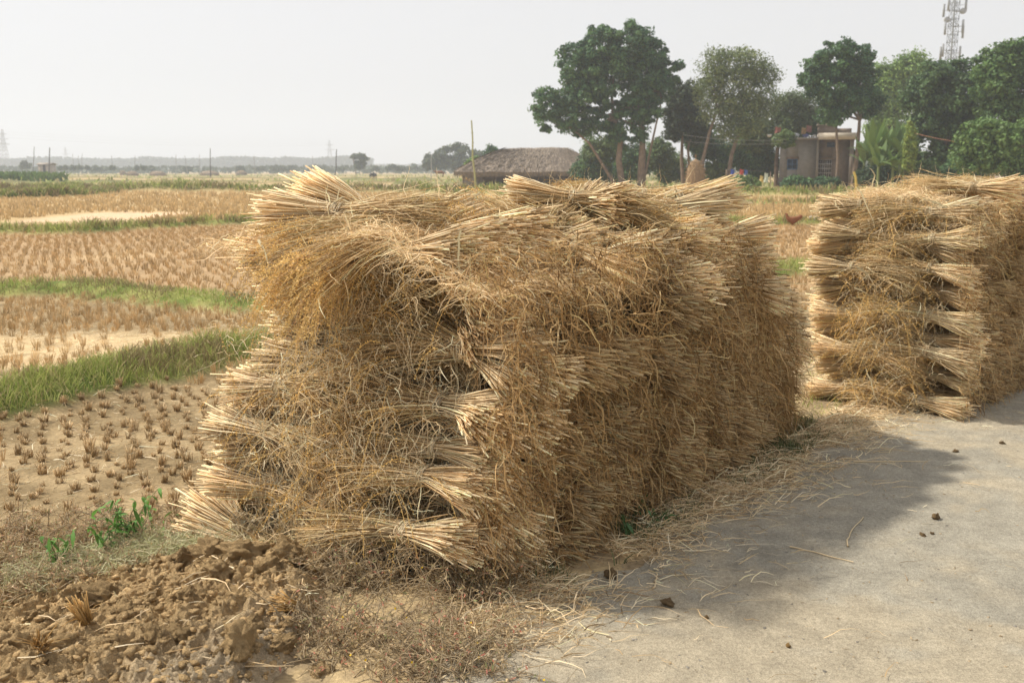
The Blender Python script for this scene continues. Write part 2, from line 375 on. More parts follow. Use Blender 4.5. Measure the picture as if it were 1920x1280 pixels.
    tb.ribbons(P, .007 * (1 - q * .6), straw_cols(kk))
    return dict(stems=st.mesh('stems', M_STRAW), leaf_blades=bl.mesh('leaf_blades', M_BLADE), grain_heads=hd.mesh('grain_heads', M_GRAIN), tie_band=tb.mesh('tie_band', M_STRAW))
VAR = [make_sheaf(fan=U(.115, .16), hf=U(.13, .19), droop=U(.15, .4), nst=int(U(330, 420)), nbl=int(U(140, 200)), k_=1.14, tint=(1.03, 1, .95), nhd=(230 if _ in (2, 5) else (140 if _ == 7 else 45))) for _ in range(9)]  # paler set, straw colour lifted to strengthen the sunlit top and front
VAR_SHADE = [make_sheaf(fan=U(.12, .16), hf=.14, droop=.2, nst=230, nbl=230, nhd=10, k_=.62, pb=(.05, .15, .25, .3, .2, .05), tint=(1.10, .96, .76)) for _ in range(5)]  # road-side set: browner straw, also darkened in colour to deepen the shaded face
SHEAF = {}
nsheaf = 0
def place_sheaf(butt, direc, label, group, parts=('stems', 'leaf_blades', 'grain_heads', 'tie_band'), scale=1.0, roll=None, var=None, flat=1.0):
    global nsheaf
    nsheaf += 1
    scale *= U(.92, 1.07)
    v = (VAR_SHADE[rng.integers(len(VAR_SHADE))] if len(parts) == 2 else VAR[[0, 1, 3, 4, 6, 7, 8][rng.integers(7)]]) if var is None else VAR[var]
    e = root('rice_sheaf', butt, label, 'rice sheaf', group)
    x = Vector([float(c) for c in direc]).normalized(); up = Vector((0, 0, 1)); y = up.cross(x).normalized(); z = x.cross(y)
    Mx = Matrix((x, y, z)).transposed().to_4x4()
    Mx = Mx @ Matrix.Rotation(U(-.3, .3) if roll is None else roll, 4, 'X')
    e.rotation_euler = Mx.to_euler(); e.scale = (scale, scale * U(.95, 1.1), scale * flat * U(.95, 1.08))
    for p in parts: link(p, v[p], e)
    return e
def stk(o, s, wv, z, ax=AX, aw=AW): return np.array([o[0] + ax[0] * s + aw[0] * wv, o[1] + ax[1] * s + aw[1] * wv, z])
A3 = np.array([*AX, 0]); W3 = np.array([*AW, 0]); Z3 = np.array([0, 0, 1.0])
GR = 'rice sheaves stacked crosswise in the near stack'
PITCHL, PS = .172, .245
def road_top(s): return 8 if s < .5 else (9 if s < 1.6 else 9)
def road_w(s, z):
    b = -.02 - .07 * math.exp(-((z - 1.05) / .35) ** 2) + .10 * max(0, z - 1.2) / .4
    if s > 2.9: b += .08
    return b
# road side of the near stack
j = 0; s = .12
def nlay(s): return int(np.interp(s, [0, 2.6, 2.85, 3.2, 3.5, 3.8, 4.1], [9, 9, 8, 6.5, 5, 3.6, 2.6]) + .5)
while s < 4.0:
    for i in range(nlay(s)):
        z = .09 + PITCHL * i + U(-.03, .03)
        ss = s + (.12 if i % 2 else 0) + U(-.05, .05)
        wv = road_w(ss, z) + U(-.09, .09)
        dr = W3 + A3 * U(-.22, .22) + Z3 * (U(-.04, .16) if i < 7 else U(-.12, .05))
        if s < 1.35 and i >= 6: wv += .30; ss += .16
        if j == 0: dr = W3 + A3 * [.55, .1, .35, .0, .45, .2, .6, .25][i % 8] + Z3 * [.02, .30, .10, .25, .0, .28, .12, .3][i % 8]; wv += U(-.03, .06)
        if s > 3.7: dr = W3 - A3 * .15 + Z3 * .1; wv += .05
        front = j <= 1 or i >= nlay(s) - 2
        place_sheaf(stk(S0, ss, wv, z), dr, f"rice sheaf, {ORD[i+1]} layer up, {ORD[j+1]} from the near corner, road side of near stack", GR,
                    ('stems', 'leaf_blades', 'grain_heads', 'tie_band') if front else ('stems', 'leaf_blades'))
    s += PS; j += 1
for tier, (w0_, z0_, s0_, s1_) in enumerate(((.20, 1.44, 1.45, 2.7), (.42, 1.58, 1.5, 2.6))):
    s = s0_; j = 0
    while s < s1_:
        place_sheaf(stk(S0, s + U(-.05, .05), w0_ + U(-.10, .10), z0_ + .08 * (s > 1.6) + U(-.05, .05)), W3 + A3 * U(-.45, .35) + Z3 * U(-.14, .02),
                    f"sheaf of the {['lower', 'upper'][tier]} recessed tier on near stack top, {ORD[j+1]} from the near end", GR)
        s += .27; j += 1
# field side, front end (seen side-on)
WID = 2.02
for jj in range(3):
    n = 10
    for i in range(n):
        z = -.15 + .172 * i + U(-.02, .02)
        wv = WID + .04 - .042 * i + .05 * math.sin(i * 1.9 + jj) + U(-.04, .04) + (.08 if i < 2 else 0)
        wv -= .03 * (i >= 6); ss = .10 + .20 * (i >= 6) + jj * .24 + (.1 if i % 2 else 0) + (.10 if i in (7, 8) else 0) + (-.08 if i < 2 else 0)
        dr = -W3 + A3 * (U(-.12, .14)) + Z3 * U(-.05, .14)
        if i == 1 and jj == 0: dr = -W3 - A3 * .1 - Z3 * .22
        place_sheaf(stk(S0, ss, wv, z), dr, f"sheaf with butts toward the field, {ORD[i+1]} layer up, {ORD[jj+1]} column, near stack", GR,
                    ('stems', 'leaf_blades', 'grain_heads', 'tie_band'), scale=1.1 if jj == 0 else 1.0)
# upper layers of the field side farther along the stack
for jj in range(3, 11):
    for i in range(2):
        place_sheaf(stk(S0, .12 + jj * .25, WID - .15 + U(-.05, .05), 1.20 + .17 * i + U(-.02, .02)), -W3 + A3 * U(-.2, .2) + Z3 * U(-.05, .12),
                    f"rice sheaf on the field edge of near stack top, {ORD[jj+1]} along, {['under', 'upper'][i]} layer", GR, var=[0, 1, 3, 4, 6, 8][jj % 6])
# sheaves thrown on top
def thrown(b, h, label, **kw):
    b, h = at(*b), at(*h)
    return place_sheaf(b, h - b, label, GR, **kw)
thrown((505, 400, 5.35), (720, 400, 5.15), "dark sheaf at the top left corner of near stack, butts pointing left", var=1)
thrown((578, 350, 5.65), (800, 440, 5.35), "topmost sheaf at the left, butts rising against the far fields")
thrown((476, 470, 5.25), (700, 490, 5.05), "shaded sheaf jutting left below the top left corner of near stack", var=3)
thrown((890, 415, 5.25), (655, 475, 4.78), "large golden headed sheaf fanned over the top left front of near stack", scale=.98, var=2)
thrown((880, 400, 5.35), (640, 435, 5.0), "golden headed sheaf lying just behind the large golden fan", var=7)
thrown((900, 405, 5.7), (770, 440, 5.3), "pale sheaf with upright butts near the middle of near stack top", scale=.85, var=8)
thrown((962, 362, 6.0), (1190, 385, 5.8), "round bundle with butts facing left under the thatched hut", scale=.95, var=0)
thrown((1130, 362, 6.3), (1020, 415, 5.6), "pale sheaf behind the round bundle, in front of the big tree", scale=.85, var=6)
thrown((1368, 362, 6.55), (1130, 390, 6.2), "sheaf at the right peak of near stack, butts pointing right")
thrown((1345, 385, 6.3), (1110, 400, 6.0), "sheaf directly under the right peak of near stack")
thrown((1290, 372, 6.7), (1100, 360, 6.5), "sheaf behind the right peak of near stack, below the round straw pile", scale=.9)
thrown((1318, 440, 5.9), (1100, 425, 5.9), "bright sheaf right of centre with wide fan of cut butts")
thrown((1185, 520, 5.25), (1000, 430, 5.4), "bright sheaf near the middle of the road side rim", scale=.95)
thrown((865, 470, 4.55), (690, 470, 4.95), "bright sheaf at the near top corner with butts over the road side", scale=.95)
thrown((1000, 430, 5.0), (850, 420, 5.4), "sheaf on the rim right of the near top corner", scale=.95)
thrown((940, 445, 4.8), (760, 440, 5.1), "sheaf just right of the near top corner sheaf", scale=.95)
thrown((1240, 470, 5.6), (1060, 430, 5.7), "sheaf on the rim left of the wide fanned one", scale=.95)
thrown((1432, 432, 6.75), (1300, 450, 6.6), "sheaf at the far right end top, butts standing out against the field")
thrown((1000, 668, 4.42), (790, 650, 4.8), "sheaf at the near corner where the upper set back tier begins", scale=.95, var=3)
thrown((960, 775, 4.32), (770, 750, 4.7), "bright cut sheaf jutting from the middle of the near corner", scale=.95, var=0)
thrown((880, 1010, 4.2), (700, 990, 4.55), "lowest cut sheaf at the near corner, half behind the dried weeds", scale=.95, var=4)
thrown((930, 850, 4.3), (740, 830, 4.7), "cut sheaf wedged under the middle one at the near corner", scale=.95, var=8)
thrown((905, 905, 4.22), (730, 880, 4.6), "sheaf jutting from the near corner below the bright one", scale=.9, var=6)
# ------------------------------------------------------------------ packed core of a stack
def core(o, ax, aw, s0, s1, w0, w1, z0, z1, name, label):
    g = Geo(); n = 26; V = []
    def pt(a, b, face):
        if face == 0: s, wv, z = s0, w0 + a * (w1 - w0), z0 + b * (z1 - z0)
        if face == 1: s, wv, z = s1, w0 + a * (w1 - w0), z0 + b * (z1 - z0)
        if face == 2: s, wv, z = s0 + a * (s1 - s0), w0, z0 + b * (z1 - z0)
        if face == 3: s, wv, z = s0 + a * (s1 - s0), w1, z0 + b * (z1 - z0)
        if face == 4: s, wv, z = s0 + a * (s1 - s0), w0 + b * (w1 - w0), z1
        return stk(o, s, wv, z, ax, aw)
    u = np.linspace(0, 1, n)
    for f in range(5):
        P = np.array([[pt(a, b, f) for a in u] for b in u]).reshape(-1, 3)
        P += (np.stack([vn(P[:, 0] * 6 + P[:, 2] * 3, P[:, 1] * 6, 3), vn(P[:, 0] * 6, P[:, 1] * 6 + P[:, 2] * 5, 4), vn(P[:, 0] * 6, P[:, 1] * 6 - P[:, 2] * 4, 5)], 1) - .5) * .10
        ix = np.arange(n * n).reshape(n, n)
        g.add(P, np.stack([ix[:-1, :-1], ix[:-1, 1:], ix[1:, 1:], ix[1:, :-1]], -1).reshape(-1, 4), None, (.36, .26, .13))
    tag(g.obj(name, M_CORE), label, 'packed straw', kind='stuff')
core(S0, AX, AW, .44, 2.8, .36, 1.6, -.1, 1.34, 'packed_straw', 'packed straw filling the middle of the near stack')
# ------------------------------------------------------------------ loose straw on the near stack
def curls(P0, D0, ln, curl, wd, C, geo, m=7, sag=.25):
    n = len(P0); q = np.linspace(0, 1, m); D0 = norm(D0)
    side = norm(np.cross(D0, rng.normal(size=(n, 3))))
    P = P0[:, None] + D0[:, None] * (ln[:, None] * q)[:, :, None] + side[:, None] * ((curl * ln)[:, None] * np.sin(q * math.pi * .9) ** 1)[:, :, None]
    P[:, :, 2] -= (sag * ln)[:, None] * q ** 2 if np.ndim(sag) else sag * ln[:, None] * q ** 2
    P += np.cumsum(rng.normal(0, .006, P.shape), 1)
    geo.ribbons(P, wd[:, None] * np.interp(q, [0, .3, 1], [.8, 1, .25])[None], C)
def loose_on_stack(o, ax, aw, slen, wid, top, name, label, nroad, ntop, nfront, roadw):
    a3 = np.array([*ax, 0]); w3 = np.array([*aw, 0]); g = Geo()
    n = nroad; s = U(0, slen, n); z = U(.02, 1, n) * top * (np.interp(s, [0, 2.6, 3.0, 3.4, 3.75], [1, 1, .82, .6, .42]) if slen > 3 else 1); wv = np.array([roadw(a, b) for a, b in zip(s, z)]) - .02 + U(-.03, .08, n)
    P0 = np.array([stk(o, a, b, c, ax, aw) for a, b, c in zip(s, wv, z)])
    D0 = a3 * rng.normal(0, .8, (n, 1)) - w3 * np.abs(rng.normal(.35, .35, (n, 1))) + Z3 * rng.normal(-.25, .8, (n, 1))
    curls(P0, D0, U(.05, .22, n), U(-.35, .35, n), U(.003, .0075, n), straw_cols(n, (.05, .14, .25, .28, .22, .06)) * np.array([.80, .70, .54]), g, sag=.35)  # road-side blades: browner, with the shade of that face worked into their colour
    n = ntop; s = U(0, slen - (1.0 if slen > 3 else .2), n); wv = U(.02, wid, n)
    zt = top + .0 + .06 * sstep(1.6, 2.4, s) + (fbm(s * 2.3, wv * 2.3, 71) - .5) * .26 - .24 * sstep(wid * .35, 0, wv) - .06 * sstep(wid * .8, wid, wv)
    P0 = np.array([stk(o, a, b, c, ax, aw) for a, b, c in zip(s, wv, zt)])
    D0 = a3 * rng.normal(0, 1, (n, 1)) + w3 * rng.normal(0, 1.2, (n, 1)) + Z3 * rng.normal(.1, .25, (n, 1))
    curls(P0, D0, U(.05, .24, n), U(-.35, .35, n), U(.002, .005, n), straw_cols(n, (.42, .32, .16, .05, .02, .03)) * np.array([1.08, 1.0, .92]), g, sag=.3)  # top mat: sunlit brightness put into the paler straw colour
    n = nfront; wv = U(.02, wid, n); z = U(.0, top, n)
    wv = np.clip(rng.normal(wid * .5, wid * .2, n), .15, wid - .3); P0 = np.array([stk(o, (-.05 if rng.random() < .6 else .2) + U(-.08, .06) + .18 * (c > 1.15), b, c, ax, aw) for b, c in zip(wv, z)])
    D0 = -a3 * np.abs(rng.normal(.1, .25, (n, 1))) + w3 * rng.normal(0, 1, (n, 1)) + Z3 * rng.normal(-.3, .6, (n, 1))
    curls(P0, D0, U(.04, .17, n), U(-.3, .3, n), U(.0018, .004, n), straw_cols(n, (.34, .32, .2, .09, .03, .03)) * .95, g, sag=.4)
    # broad pale leaf strips
    n = 12; s = U(0, slen, n); wv = U(.1, wid, n); P0 = np.array([stk(o, a if k % 2 else -.12, b, (top + .08) if k % 2 else U(.3, top), ax, aw) for k, (a, b) in enumerate(zip(s, wv))])
    D0 = a3 * rng.normal(-.2, .4, (n, 1)) + w3 * rng.normal(0, .7, (n, 1)) + Z3 * rng.normal(.1, .6, (n, 1))
    curls(P0, D0, U(.16, .32, n), U(-.12, .12, n), U(.010, .017, n), np.array([.52, .46, .29]) * U(.8, 1.2, n, 1), g, sag=.3)
    # hanging grain sprays on the front end
    n = 170; wv = np.clip(rng.normal(wid * .5, wid * .17, n), .2, wid - .2); z = U(.15, top, n); q = np.linspace(0, 1, 7)
    P0 = np.array([stk(o, -.04 + U(-.07, .06) + .2 * (c > 1.15), b, c, ax, aw) for b, c in zip(wv, z)])
    D0 = norm(-a3 * U(0, .5, n, 1) + w3 * rng.normal(0, .6, (n, 1)) + Z3 * U(-.3, .3, n, 1)); ln = U(.14, .26, n)
    P = P0[:, None] + D0[:, None] * (ln[:, None] * q)[:, :, None]; P[:, :, 2] -= (ln * .9)[:, None] * q ** 2
    gc = np.array([.72, .48, .17]) * U(.7, 1.2, n, 1); g.ribbons(P, .003 * (1 - q * .4), gc)
    ng = 20; fq = np.linspace(.1, 1, ng); ii = np.clip((fq * 6).astype(int), 0, 5); ff = fq * 6 - ii
    Pg = (P[:, ii] * (1 - ff)[None, :, None] + P[:, ii + 1] * ff[None, :, None] + rng.normal(0, .005, (n, ng, 3))).reshape(-1, 3)
    Tg = norm((P[:, ii + 1] - P[:, ii]).reshape(-1, 3) + rng.normal(0, .02, (n * ng, 3))); N = len(Pg)
    g.leaves(Pg, np.cross(Tg, rng.normal(size=(N, 3))), U(.010, .015, N), .0055, np.repeat(gc, ng, 0) * U(.8, 1.2, N, 1), along=Tg)
    tag(g.obj(name, M_BLADE), label, 'loose straw', kind='stuff')
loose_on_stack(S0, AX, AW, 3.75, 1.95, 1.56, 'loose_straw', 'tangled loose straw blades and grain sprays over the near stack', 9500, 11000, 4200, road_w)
# ------------------------------------------------------------------ second stack
T0 = np.array([3.38, 7.40]); aa = R(42); BX = np.array([math.sin(aa), math.cos(aa)]); BW = np.array([-BX[1], BX[0]])
BX3 = np.array([*BX, 0]); BW3 = np.array([*BW, 0])
GR2 = 'rice sheaves stacked crosswise in the far stack at the right'
W2 = 1.17
def road_w2(s, z): return -.02 - .05 * math.sin(z * 4)
for jj in range(7):
    n = 10 if jj < 3 else 11
    for i in range(n):
        z = .10 + .166 * i + U(-.03, .03)
        ss = .1 + jj * .25 + (.1 if i % 2 else 0) + U(-.03, .03)
        if (jj < 3 or i >= 8) and i < 10:
            place_sheaf(stk(T0, ss, W2 + U(-.05, .05) + .05 * math.sin(i * 2.1) + .012 * i, z, BX, BW), -BW3 + BX3 * U(-.05, .3) + Z3 * U(-.1, .2),
                        f"sheaf with butts to the left, {ORD[i+1]} layer up, {ORD[jj+1]} column, far stack", GR2, scale=.84)
        place_sheaf(stk(T0, ss, road_w2(ss, z) + U(-.08, .08), z, BX, BW), BW3 + BX3 * (U(.0, .25) if jj == 0 else U(-.2, .2)) + Z3 * U(-.1, .15),
                    f"sheaf with butts toward the road, {ORD[i+1]} layer up, {ORD[jj+1]} column, far stack", GR2,
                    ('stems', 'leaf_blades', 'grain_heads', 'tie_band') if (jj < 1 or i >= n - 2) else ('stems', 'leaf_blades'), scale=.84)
core(T0, BX, BW, .45, 1.9, .34, W2 - .48, -.05, 1.45, 'packed_straw', 'packed straw filling the middle of the far stack')
loose_on_stack(T0, BX, BW, 2.05, W2, 1.68, 'loose_straw', 'tangled loose straw blades over the far stack at right', 2600, 2600, 1500, road_w2)
print('sheaves', nsheaf)
# ------------------------------------------------------------------ stubble
def stub_geo(n, r, h, C, rad=.004):
    g = Geo(); ph = U(0, 6.28, n); rr = r * np.sqrt(U(0, 1, n)); b = np.stack([rr * np.cos(ph), rr * np.sin(ph), np.full(n, -.015)], 1)
    lean = U(.02, .28, n)[:, None] * np.stack([np.cos(ph), np.sin(ph)], 1) + rng.normal(0, .1, (n, 2)); hh = h * U(.55, 1.1, n)
    q = np.linspace(0, 1, 3); P = b[:, None, :] + np.concatenate([(lean * hh[:, None])[:, None, :] * (q ** 1.3)[None, :, None], (hh[:, None] * q)[:, :, None]], 2)
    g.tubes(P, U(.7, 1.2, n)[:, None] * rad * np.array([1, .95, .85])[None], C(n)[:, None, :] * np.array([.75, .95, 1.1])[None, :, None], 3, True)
    m = max(3, n // 4); ph = U(0, 6.28, m); q = np.linspace(0, 1, 4); d = np.stack([np.cos(ph), np.sin(ph), U(.0, .9, m)], 1)
    P = np.array([0, 0, .01]) + d[:, None] * (U(.06, .14, m)[:, None] * q)[:, :, None]; P[:, :, 2] -= .05 * q ** 2
    g.ribbons(P, .006 * (1 - q * .7), C(m)); return g
def stubc(n): return np.array([[.56, .39, .20], [.66, .49, .27], [.44, .31, .155], [.50, .33, .15]])[rng.integers(0, 4, n)] * U(.75, 1.15, n, 1)
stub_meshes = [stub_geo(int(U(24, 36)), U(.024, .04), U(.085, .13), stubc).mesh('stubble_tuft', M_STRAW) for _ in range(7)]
# rows of tufts across the fields
ra = R(24); ca, sa = math.cos(ra), math.sin(ra); SPC = .158
def lattice(x0, x1, y0, y1, spc, keep=1.0):
    cs = [(x0, y0), (x1, y0), (x0, y1), (x1, y1)]
    us = [c[0] * ca + c[1] * sa for c in cs]; vs = [-c[0] * sa + c[1] * ca for c in cs]
    Ug, Vg = np.meshgrid(np.arange(min(us), max(us), spc), np.arange(min(vs), max(vs), spc * .92))
    u = Ug.ravel() + rng.normal(0, spc * .17, Ug.size); v = Vg.ravel() + rng.normal(0, spc * .17, Ug.size)
    x = u * ca - v * sa; y = u * sa + v * ca
    k = (x > x0) & (x < x1) & (y > y0) & (y < y1) & (rng.random(len(x)) < keep)
    return x[k], y[k]
def field_mask(x, y, gap=.35):
    ok = (dline(x, y) > 2.45) & (bund_h(x, y)[1] < gap)
    cx = sline(x, y); ok &= ~((cx > -.1) & (cx < 4.2) & (dline(x, y) < 2.5))
    return ok
x, y = lattice(-9, 3.5, 3.6, 16.4, SPC, .93)
D = y - x * .06
m = field_mask(x, y) & (x > -.62 * y - .3) & ~((D > 11.4) & (D < 13.4) & (rng.random(len(x)) < .7)) & ~((x > -2.9 - .4 * (y - 4.6)) & (y < 4.9))
x, y = x[m], y[m]
fx_ = 960 + FPX * x / (y * .985 + .3)
vis = (fx_ > -10) & (fx_ < 470) & (y < 13)
order = np.argsort(np.where(vis, y, 999))[:298]
sel = np.zeros(len(x), bool); sel[order] = True; sel &= vis
zz = zg(x, y)
for i in np.where(sel)[0]:
    if y[i] < 6.2: lb = 'cut stubble tuft in the dry rows nearest the turned clay at left'
    elif y[i] < 8.6: lb = 'short cut stubble tuft between the grassy bank and the near stack'
    else: lb = 'cut stubble tuft beyond the nearest grassy bank, by the pale straw strip'
    o = link('stubble_tuft', stub_meshes[rng.integers(7)], None, (float(x[i]), float(y[i]), float(zz[i])))
    o.rotation_euler = (U(-.15, .15), U(-.15, .15), U(0, 6.28)); k = U(.45, .88); o.scale = (k, k, k * U(.6, 1.2))
    tag(o, lb, 'stubble tuft', {'c': 'tufts nearest the clay', 's': 'tufts by the near bank'}.get(lb[0], 'x') if y[i] < 8.6 else 'tufts beyond the near bank')
def tuft_field(x, y, n, r, h, rad, name, label, cols=stubc):
    "many far tufts as one sheet of stems"
    g = Geo(); N = len(x); z = zg(x, y); ph = U(0, 6.28, N, n); rr = r * np.sqrt(U(0, 1, N, n))
    hh = h * U(.55, 1.2, N, n) * U(.7, 1.2, N, 1)
    bx = x[:, None] + rr * np.cos(ph); by = y[:, None] + rr * np.sin(ph); ln = U(.0, .5, N, n)
    P = np.stack([np.stack([bx, by, np.broadcast_to(z[:, None] - .02, bx.shape)], -1), np.stack([bx + ln * hh * np.cos(ph), by + ln * hh * np.sin(ph), z[:, None] + hh], -1)], 2).reshape(-1, 2, 3)
    C = np.repeat(cols(N), n, 0) * U(.8, 1.2, N * n, 1)
    ref = np.stack([U(-.5, .5, N * n), np.ones(N * n), U(-.2, .2, N * n)], 1)
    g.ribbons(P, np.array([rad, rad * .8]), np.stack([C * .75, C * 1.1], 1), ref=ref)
    tag(g.obj(name, M_STRAW), label, 'stubble', kind='stuff')
xs, ys = x[~sel], y[~sel]
x2, y2 = lattice(-20, 22, 17.2, 38, .25, .9)
m = field_mask(x2, y2) & (np.abs(x2) < .66 * y2) & ((x2 < -.12 * y2) | (x2 > .18 * y2)); x2, y2 = x2[m], y2[m]
x3, y3 = lattice(3.5, 9, 9.5, 17, .22, .7); m = field_mask(x3, y3) & (dline(x3, y3) > 2.2); x3, y3 = x3[m], y3[m]
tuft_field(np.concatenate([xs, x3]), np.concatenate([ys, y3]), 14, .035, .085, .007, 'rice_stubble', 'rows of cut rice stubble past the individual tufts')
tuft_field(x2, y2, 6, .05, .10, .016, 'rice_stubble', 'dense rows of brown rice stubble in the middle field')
# taller pale stubble of the golden field
n = 15000; yy = 40 + 72 * rng.random(n) ** 1.3; xx = U(-.62, .62, n) * yy; m = ((xx < -.1 * yy) | (xx > .15 * yy)) & (bund_h(xx, yy)[1] < .4); xx, yy = xx[m], yy[m]
m = ~((yy > 40) & (yy < 50) & (xx > -21.5) & (xx < -15)); xx, yy = xx[m], yy[m]
tuft_field(xx, yy, 3, .22, .26, .055, 'rice_stubble', 'tall golden stubble of the far field', lambda k: np.array([.56, .41, .21]) * U(.75, 1.2, k, 1))
# flattened straw scattered over near field
n = 30000; x = U(-8, 1.5, n); y = U(3.9, 16, n); D = y - x * .06
keep = (dline(x, y) > 1.9) & (x > -.6 * y) & (rng.random(n) < .5 + .5 * ((D > 11.2) & (D < 13.8))); x, y = x[keep], y[keep]; n = len(x)
g = Geo(); P0 = np.stack([x, y, zg(x, y) + .012], 1); curls(P0, np.stack([rng.normal(size=n), rng.normal(size=n), U(0, .15, n)], 1), U(.03, .17, n), U(-.25, .25, n), U(.003, .007, n), straw_cols(n, (.25, .3, .25, .15, .05, 0)) * .9, g, m=4, sag=.05)
tag(g.obj('straw_litter', M_STRAW), 'pale loose straw scattered over the cut field', 'straw litter', kind='stuff')
# ------------------------------------------------------------------ grass on the bunds
def blades(x, y, z, h, wd, C, name, label, cat='grass', m=4, lean=.85, material=None):
    g = Geo(); n = len(x); q = np.linspace(0, 1, m); ph = U(0, 6.28, n); ln = U(.1, 1, n) * lean
    P = np.stack([x, y, z - .01], 1)[:, None, :] + np.stack([(ln * h * np.cos(ph))[:, None] * q ** 1.7, (ln * h * np.sin(ph))[:, None] * q ** 1.7, h[:, None] * (q - .25 * ln[:, None] * q ** 2)], 2)
    g.ribbons(P, np.broadcast_to(wd, n)[:, None] * np.interp(q, [0, .5, 1], [.9, 1, .15])[None], C)
    return tag(g.obj(name, material or M_GRASS), label, cat, kind='stuff')
GC = np.array([[.38, .45, .12], [.47, .51, .17], [.25, .30, .085], [.56, .50, .25], [.46, .37, .20]])
def grassc(n, p): return GC[rng.choice(5, n, p=p)] * U(.75, 1.2, n, 1)
def bund_grass(bi, n, h, wd, name, label, p, xr, thr=.3):
    pts, bw, bh_ = BUNDS[bi]; pts = np.array(pts); x = []; y = []
    seg = np.hypot(*(pts[1:] - pts[:-1]).T); cum = np.concatenate([[0], np.cumsum(seg)]); s = U(0, cum[-1], n * 3); i = np.clip(np.searchsorted(cum, s) - 1, 0, len(seg) - 1); f = (s - cum[i]) / seg[i]
    c = pts[i] + (pts[i + 1] - pts[i]) * f[:, None] + rng.normal(0, bw * .55, (n * 3, 2)); x, y = c[:, 0], c[:, 1]
    k = bund_h(x, y)[1]; m = (k > thr) & (x > xr[0] * y) & (x < xr[1] * y) & (dline(x, y) > 2.2) & (fbm(x * 1.6 / bw * .5, y * 1.6 / bw * .5, 61) > .32) & ~((sline(x, y) > -.3) & (sline(x, y) < 4.3) & (dline(x, y) < 2.6))
    x, y = x[m][:n], y[m][:n]; n = len(x); print('bund', bi, n)
    big = fbm(x * .8 / bw * .5, y * .8 / bw * .5, 62)
    hh = U(.4, 1.2, n) * h * (.4 + 1.2 * big)
    C = grassc(n, p); dry = (fbm(x * 1.1 / bw * .5, y * 1.1 / bw * .5, 63) > .56) & (rng.random(n) < .7); C[dry] = np.array([.36, .29, .15]) * U(.6, 1.1, dry.sum(), 1)
    blades(x, y, zg(x, y), hh, wd, C, name, label)
bund_grass(0, 16000, .17, .007, 'grass', 'lush green grass on the nearest field bank', (.3, .3, .15, .15, .1), (-.66, .6))
bund_grass(1, 12000, .15, .010, 'grass', 'green grass on the second field bank', (.3, .35, .1, .15, .1), (-.62, .62))
bund_grass(2, 9000, .28, .028, 'grass', 'yellow green grass on the third field bank', (.2, .3, .15, .2, .15), (-.62, .62))
for bi in (3, 4, 5): bund_grass(bi, 6500, .5, .09, 'grass', ['low tufty bank grass at the left', 'dark rough grass on the far left bank', 'dark rough grass on the long far bank'][bi - 3], (.05, .1, .55, .15, .15), (-.62, .62))
bund_grass(8, 3500, .35, .05, 'grass', 'thin dark grass on the bank before the house', (.2, .2, .3, .15, .15), (-.1, .62))
# green field band and tall green crop at the far left
n = 9000; y = 128 + 330 * rng.random(n) ** 1.5; x = U(-.6, .6, n) * y; m = hsh(np.floor(x / 60 + 7 * np.floor(y / 16) * .37), np.floor(y / 16), 3) > .45; x, y = x[m], y[m]
blades(x, y, zg(x, y), U(.3, .7, len(x)), .35, grassc(len(x), (.1, .2, .2, .3, .2)), 'field_grass', 'low olive growth over the distant plots')
n = 2600; x = U(-115, -82, n); y = U(176, 188, n) - (x + 100) * .1; blades(x, y, zg(x, y), U(1.2, 2.1, n), .5, np.array([.12, .20, .045]) * U(.7, 1.2, n, 1), 'tall_crop', 'tall green crop at the far left of the fields', 'crop')
# ground growth between and under the stacks
def scatter_sd(n, s0, s1, d0, d1):
    s = U(s0, s1, n); d = U(d0, d1, n); return S0[0] + AX[0] * s + AW[0] * d, S0[1] + AX[1] * s + AW[1] * d
x, y = scatter_sd(5200, 3.6, 8.5, .0, 3.2); m = (fbm(x * 1.5, y * 1.5, 91) > .45) & ~((x > 2.75) & (y < 8.6) & (x * .545 + y * -.0 > 1.5)); x, y = x[m], y[m]
blades(x, y, zg(x, y), U(.03, .12, len(x)), .006, grassc(len(x), (.3, .25, .2, .15, .1)), 'grass', 'green ground growth in the gap between the two stacks')
x, y = scatter_sd(5000, .3, 4.3, -.28, .12); m = (fbm(x * 2.5, y * 2.5, 92) > .42); x, y = x[m], y[m]
blades(x, y, zg(x, y) + .01, U(.02, .10, len(x)), .006, np.array([.15, .18, .08]) * U(.6, 1.3, len(x), 1), 'grass', 'dull green grass along the foot of the near stack')
# ------------------------------------------------------------------ straw litter on the road
n = 8500; s = U(-.3, 6.2, n); d = -.06 - np.abs(rng.normal(0, .26, n)); x = S0[0] + AX[0] * s + AW[0] * d; y = S0[1] + AX[1] * s + AW[1] * d
k = fbm(x * 2, y * 2, 101) > .36; x, y, d = x[k], y[k], d[k]; n = len(x)
g = Geo(); a = rng.normal(.5, .95, n); D0 = np.stack([np.cos(a), np.sin(a), U(0, .12, n)], 1)
curls(np.stack([x, y, ROADZ(x, y) + U(.003, .045, n) * np.exp(d * 3)], 1), D0, U(.04, .24, n), U(-.3, .3, n), U(.003, .0065, n), straw_cols(n, (.22, .28, .25, .15, .07, .03)) * 1.05, g, m=5, sag=.04)
n = 420; s = U(-.6, 6, n); d = -np.abs(rng.normal(.3, .8, n)); x = S0[0] + AX[0] * s + AW[0] * d; y = S0[1] + AX[1] * s + AW[1] * d
curls(np.stack([x, y, ROADZ(x, y) + .008], 1), np.stack([rng.normal(1, .8, n), rng.normal(0, .5, n), U(0, .04, n)], 1), U(.02, .16, n), U(-.25, .25, n), U(.002, .005, n), straw_cols(n), g, m=5, sag=.0)
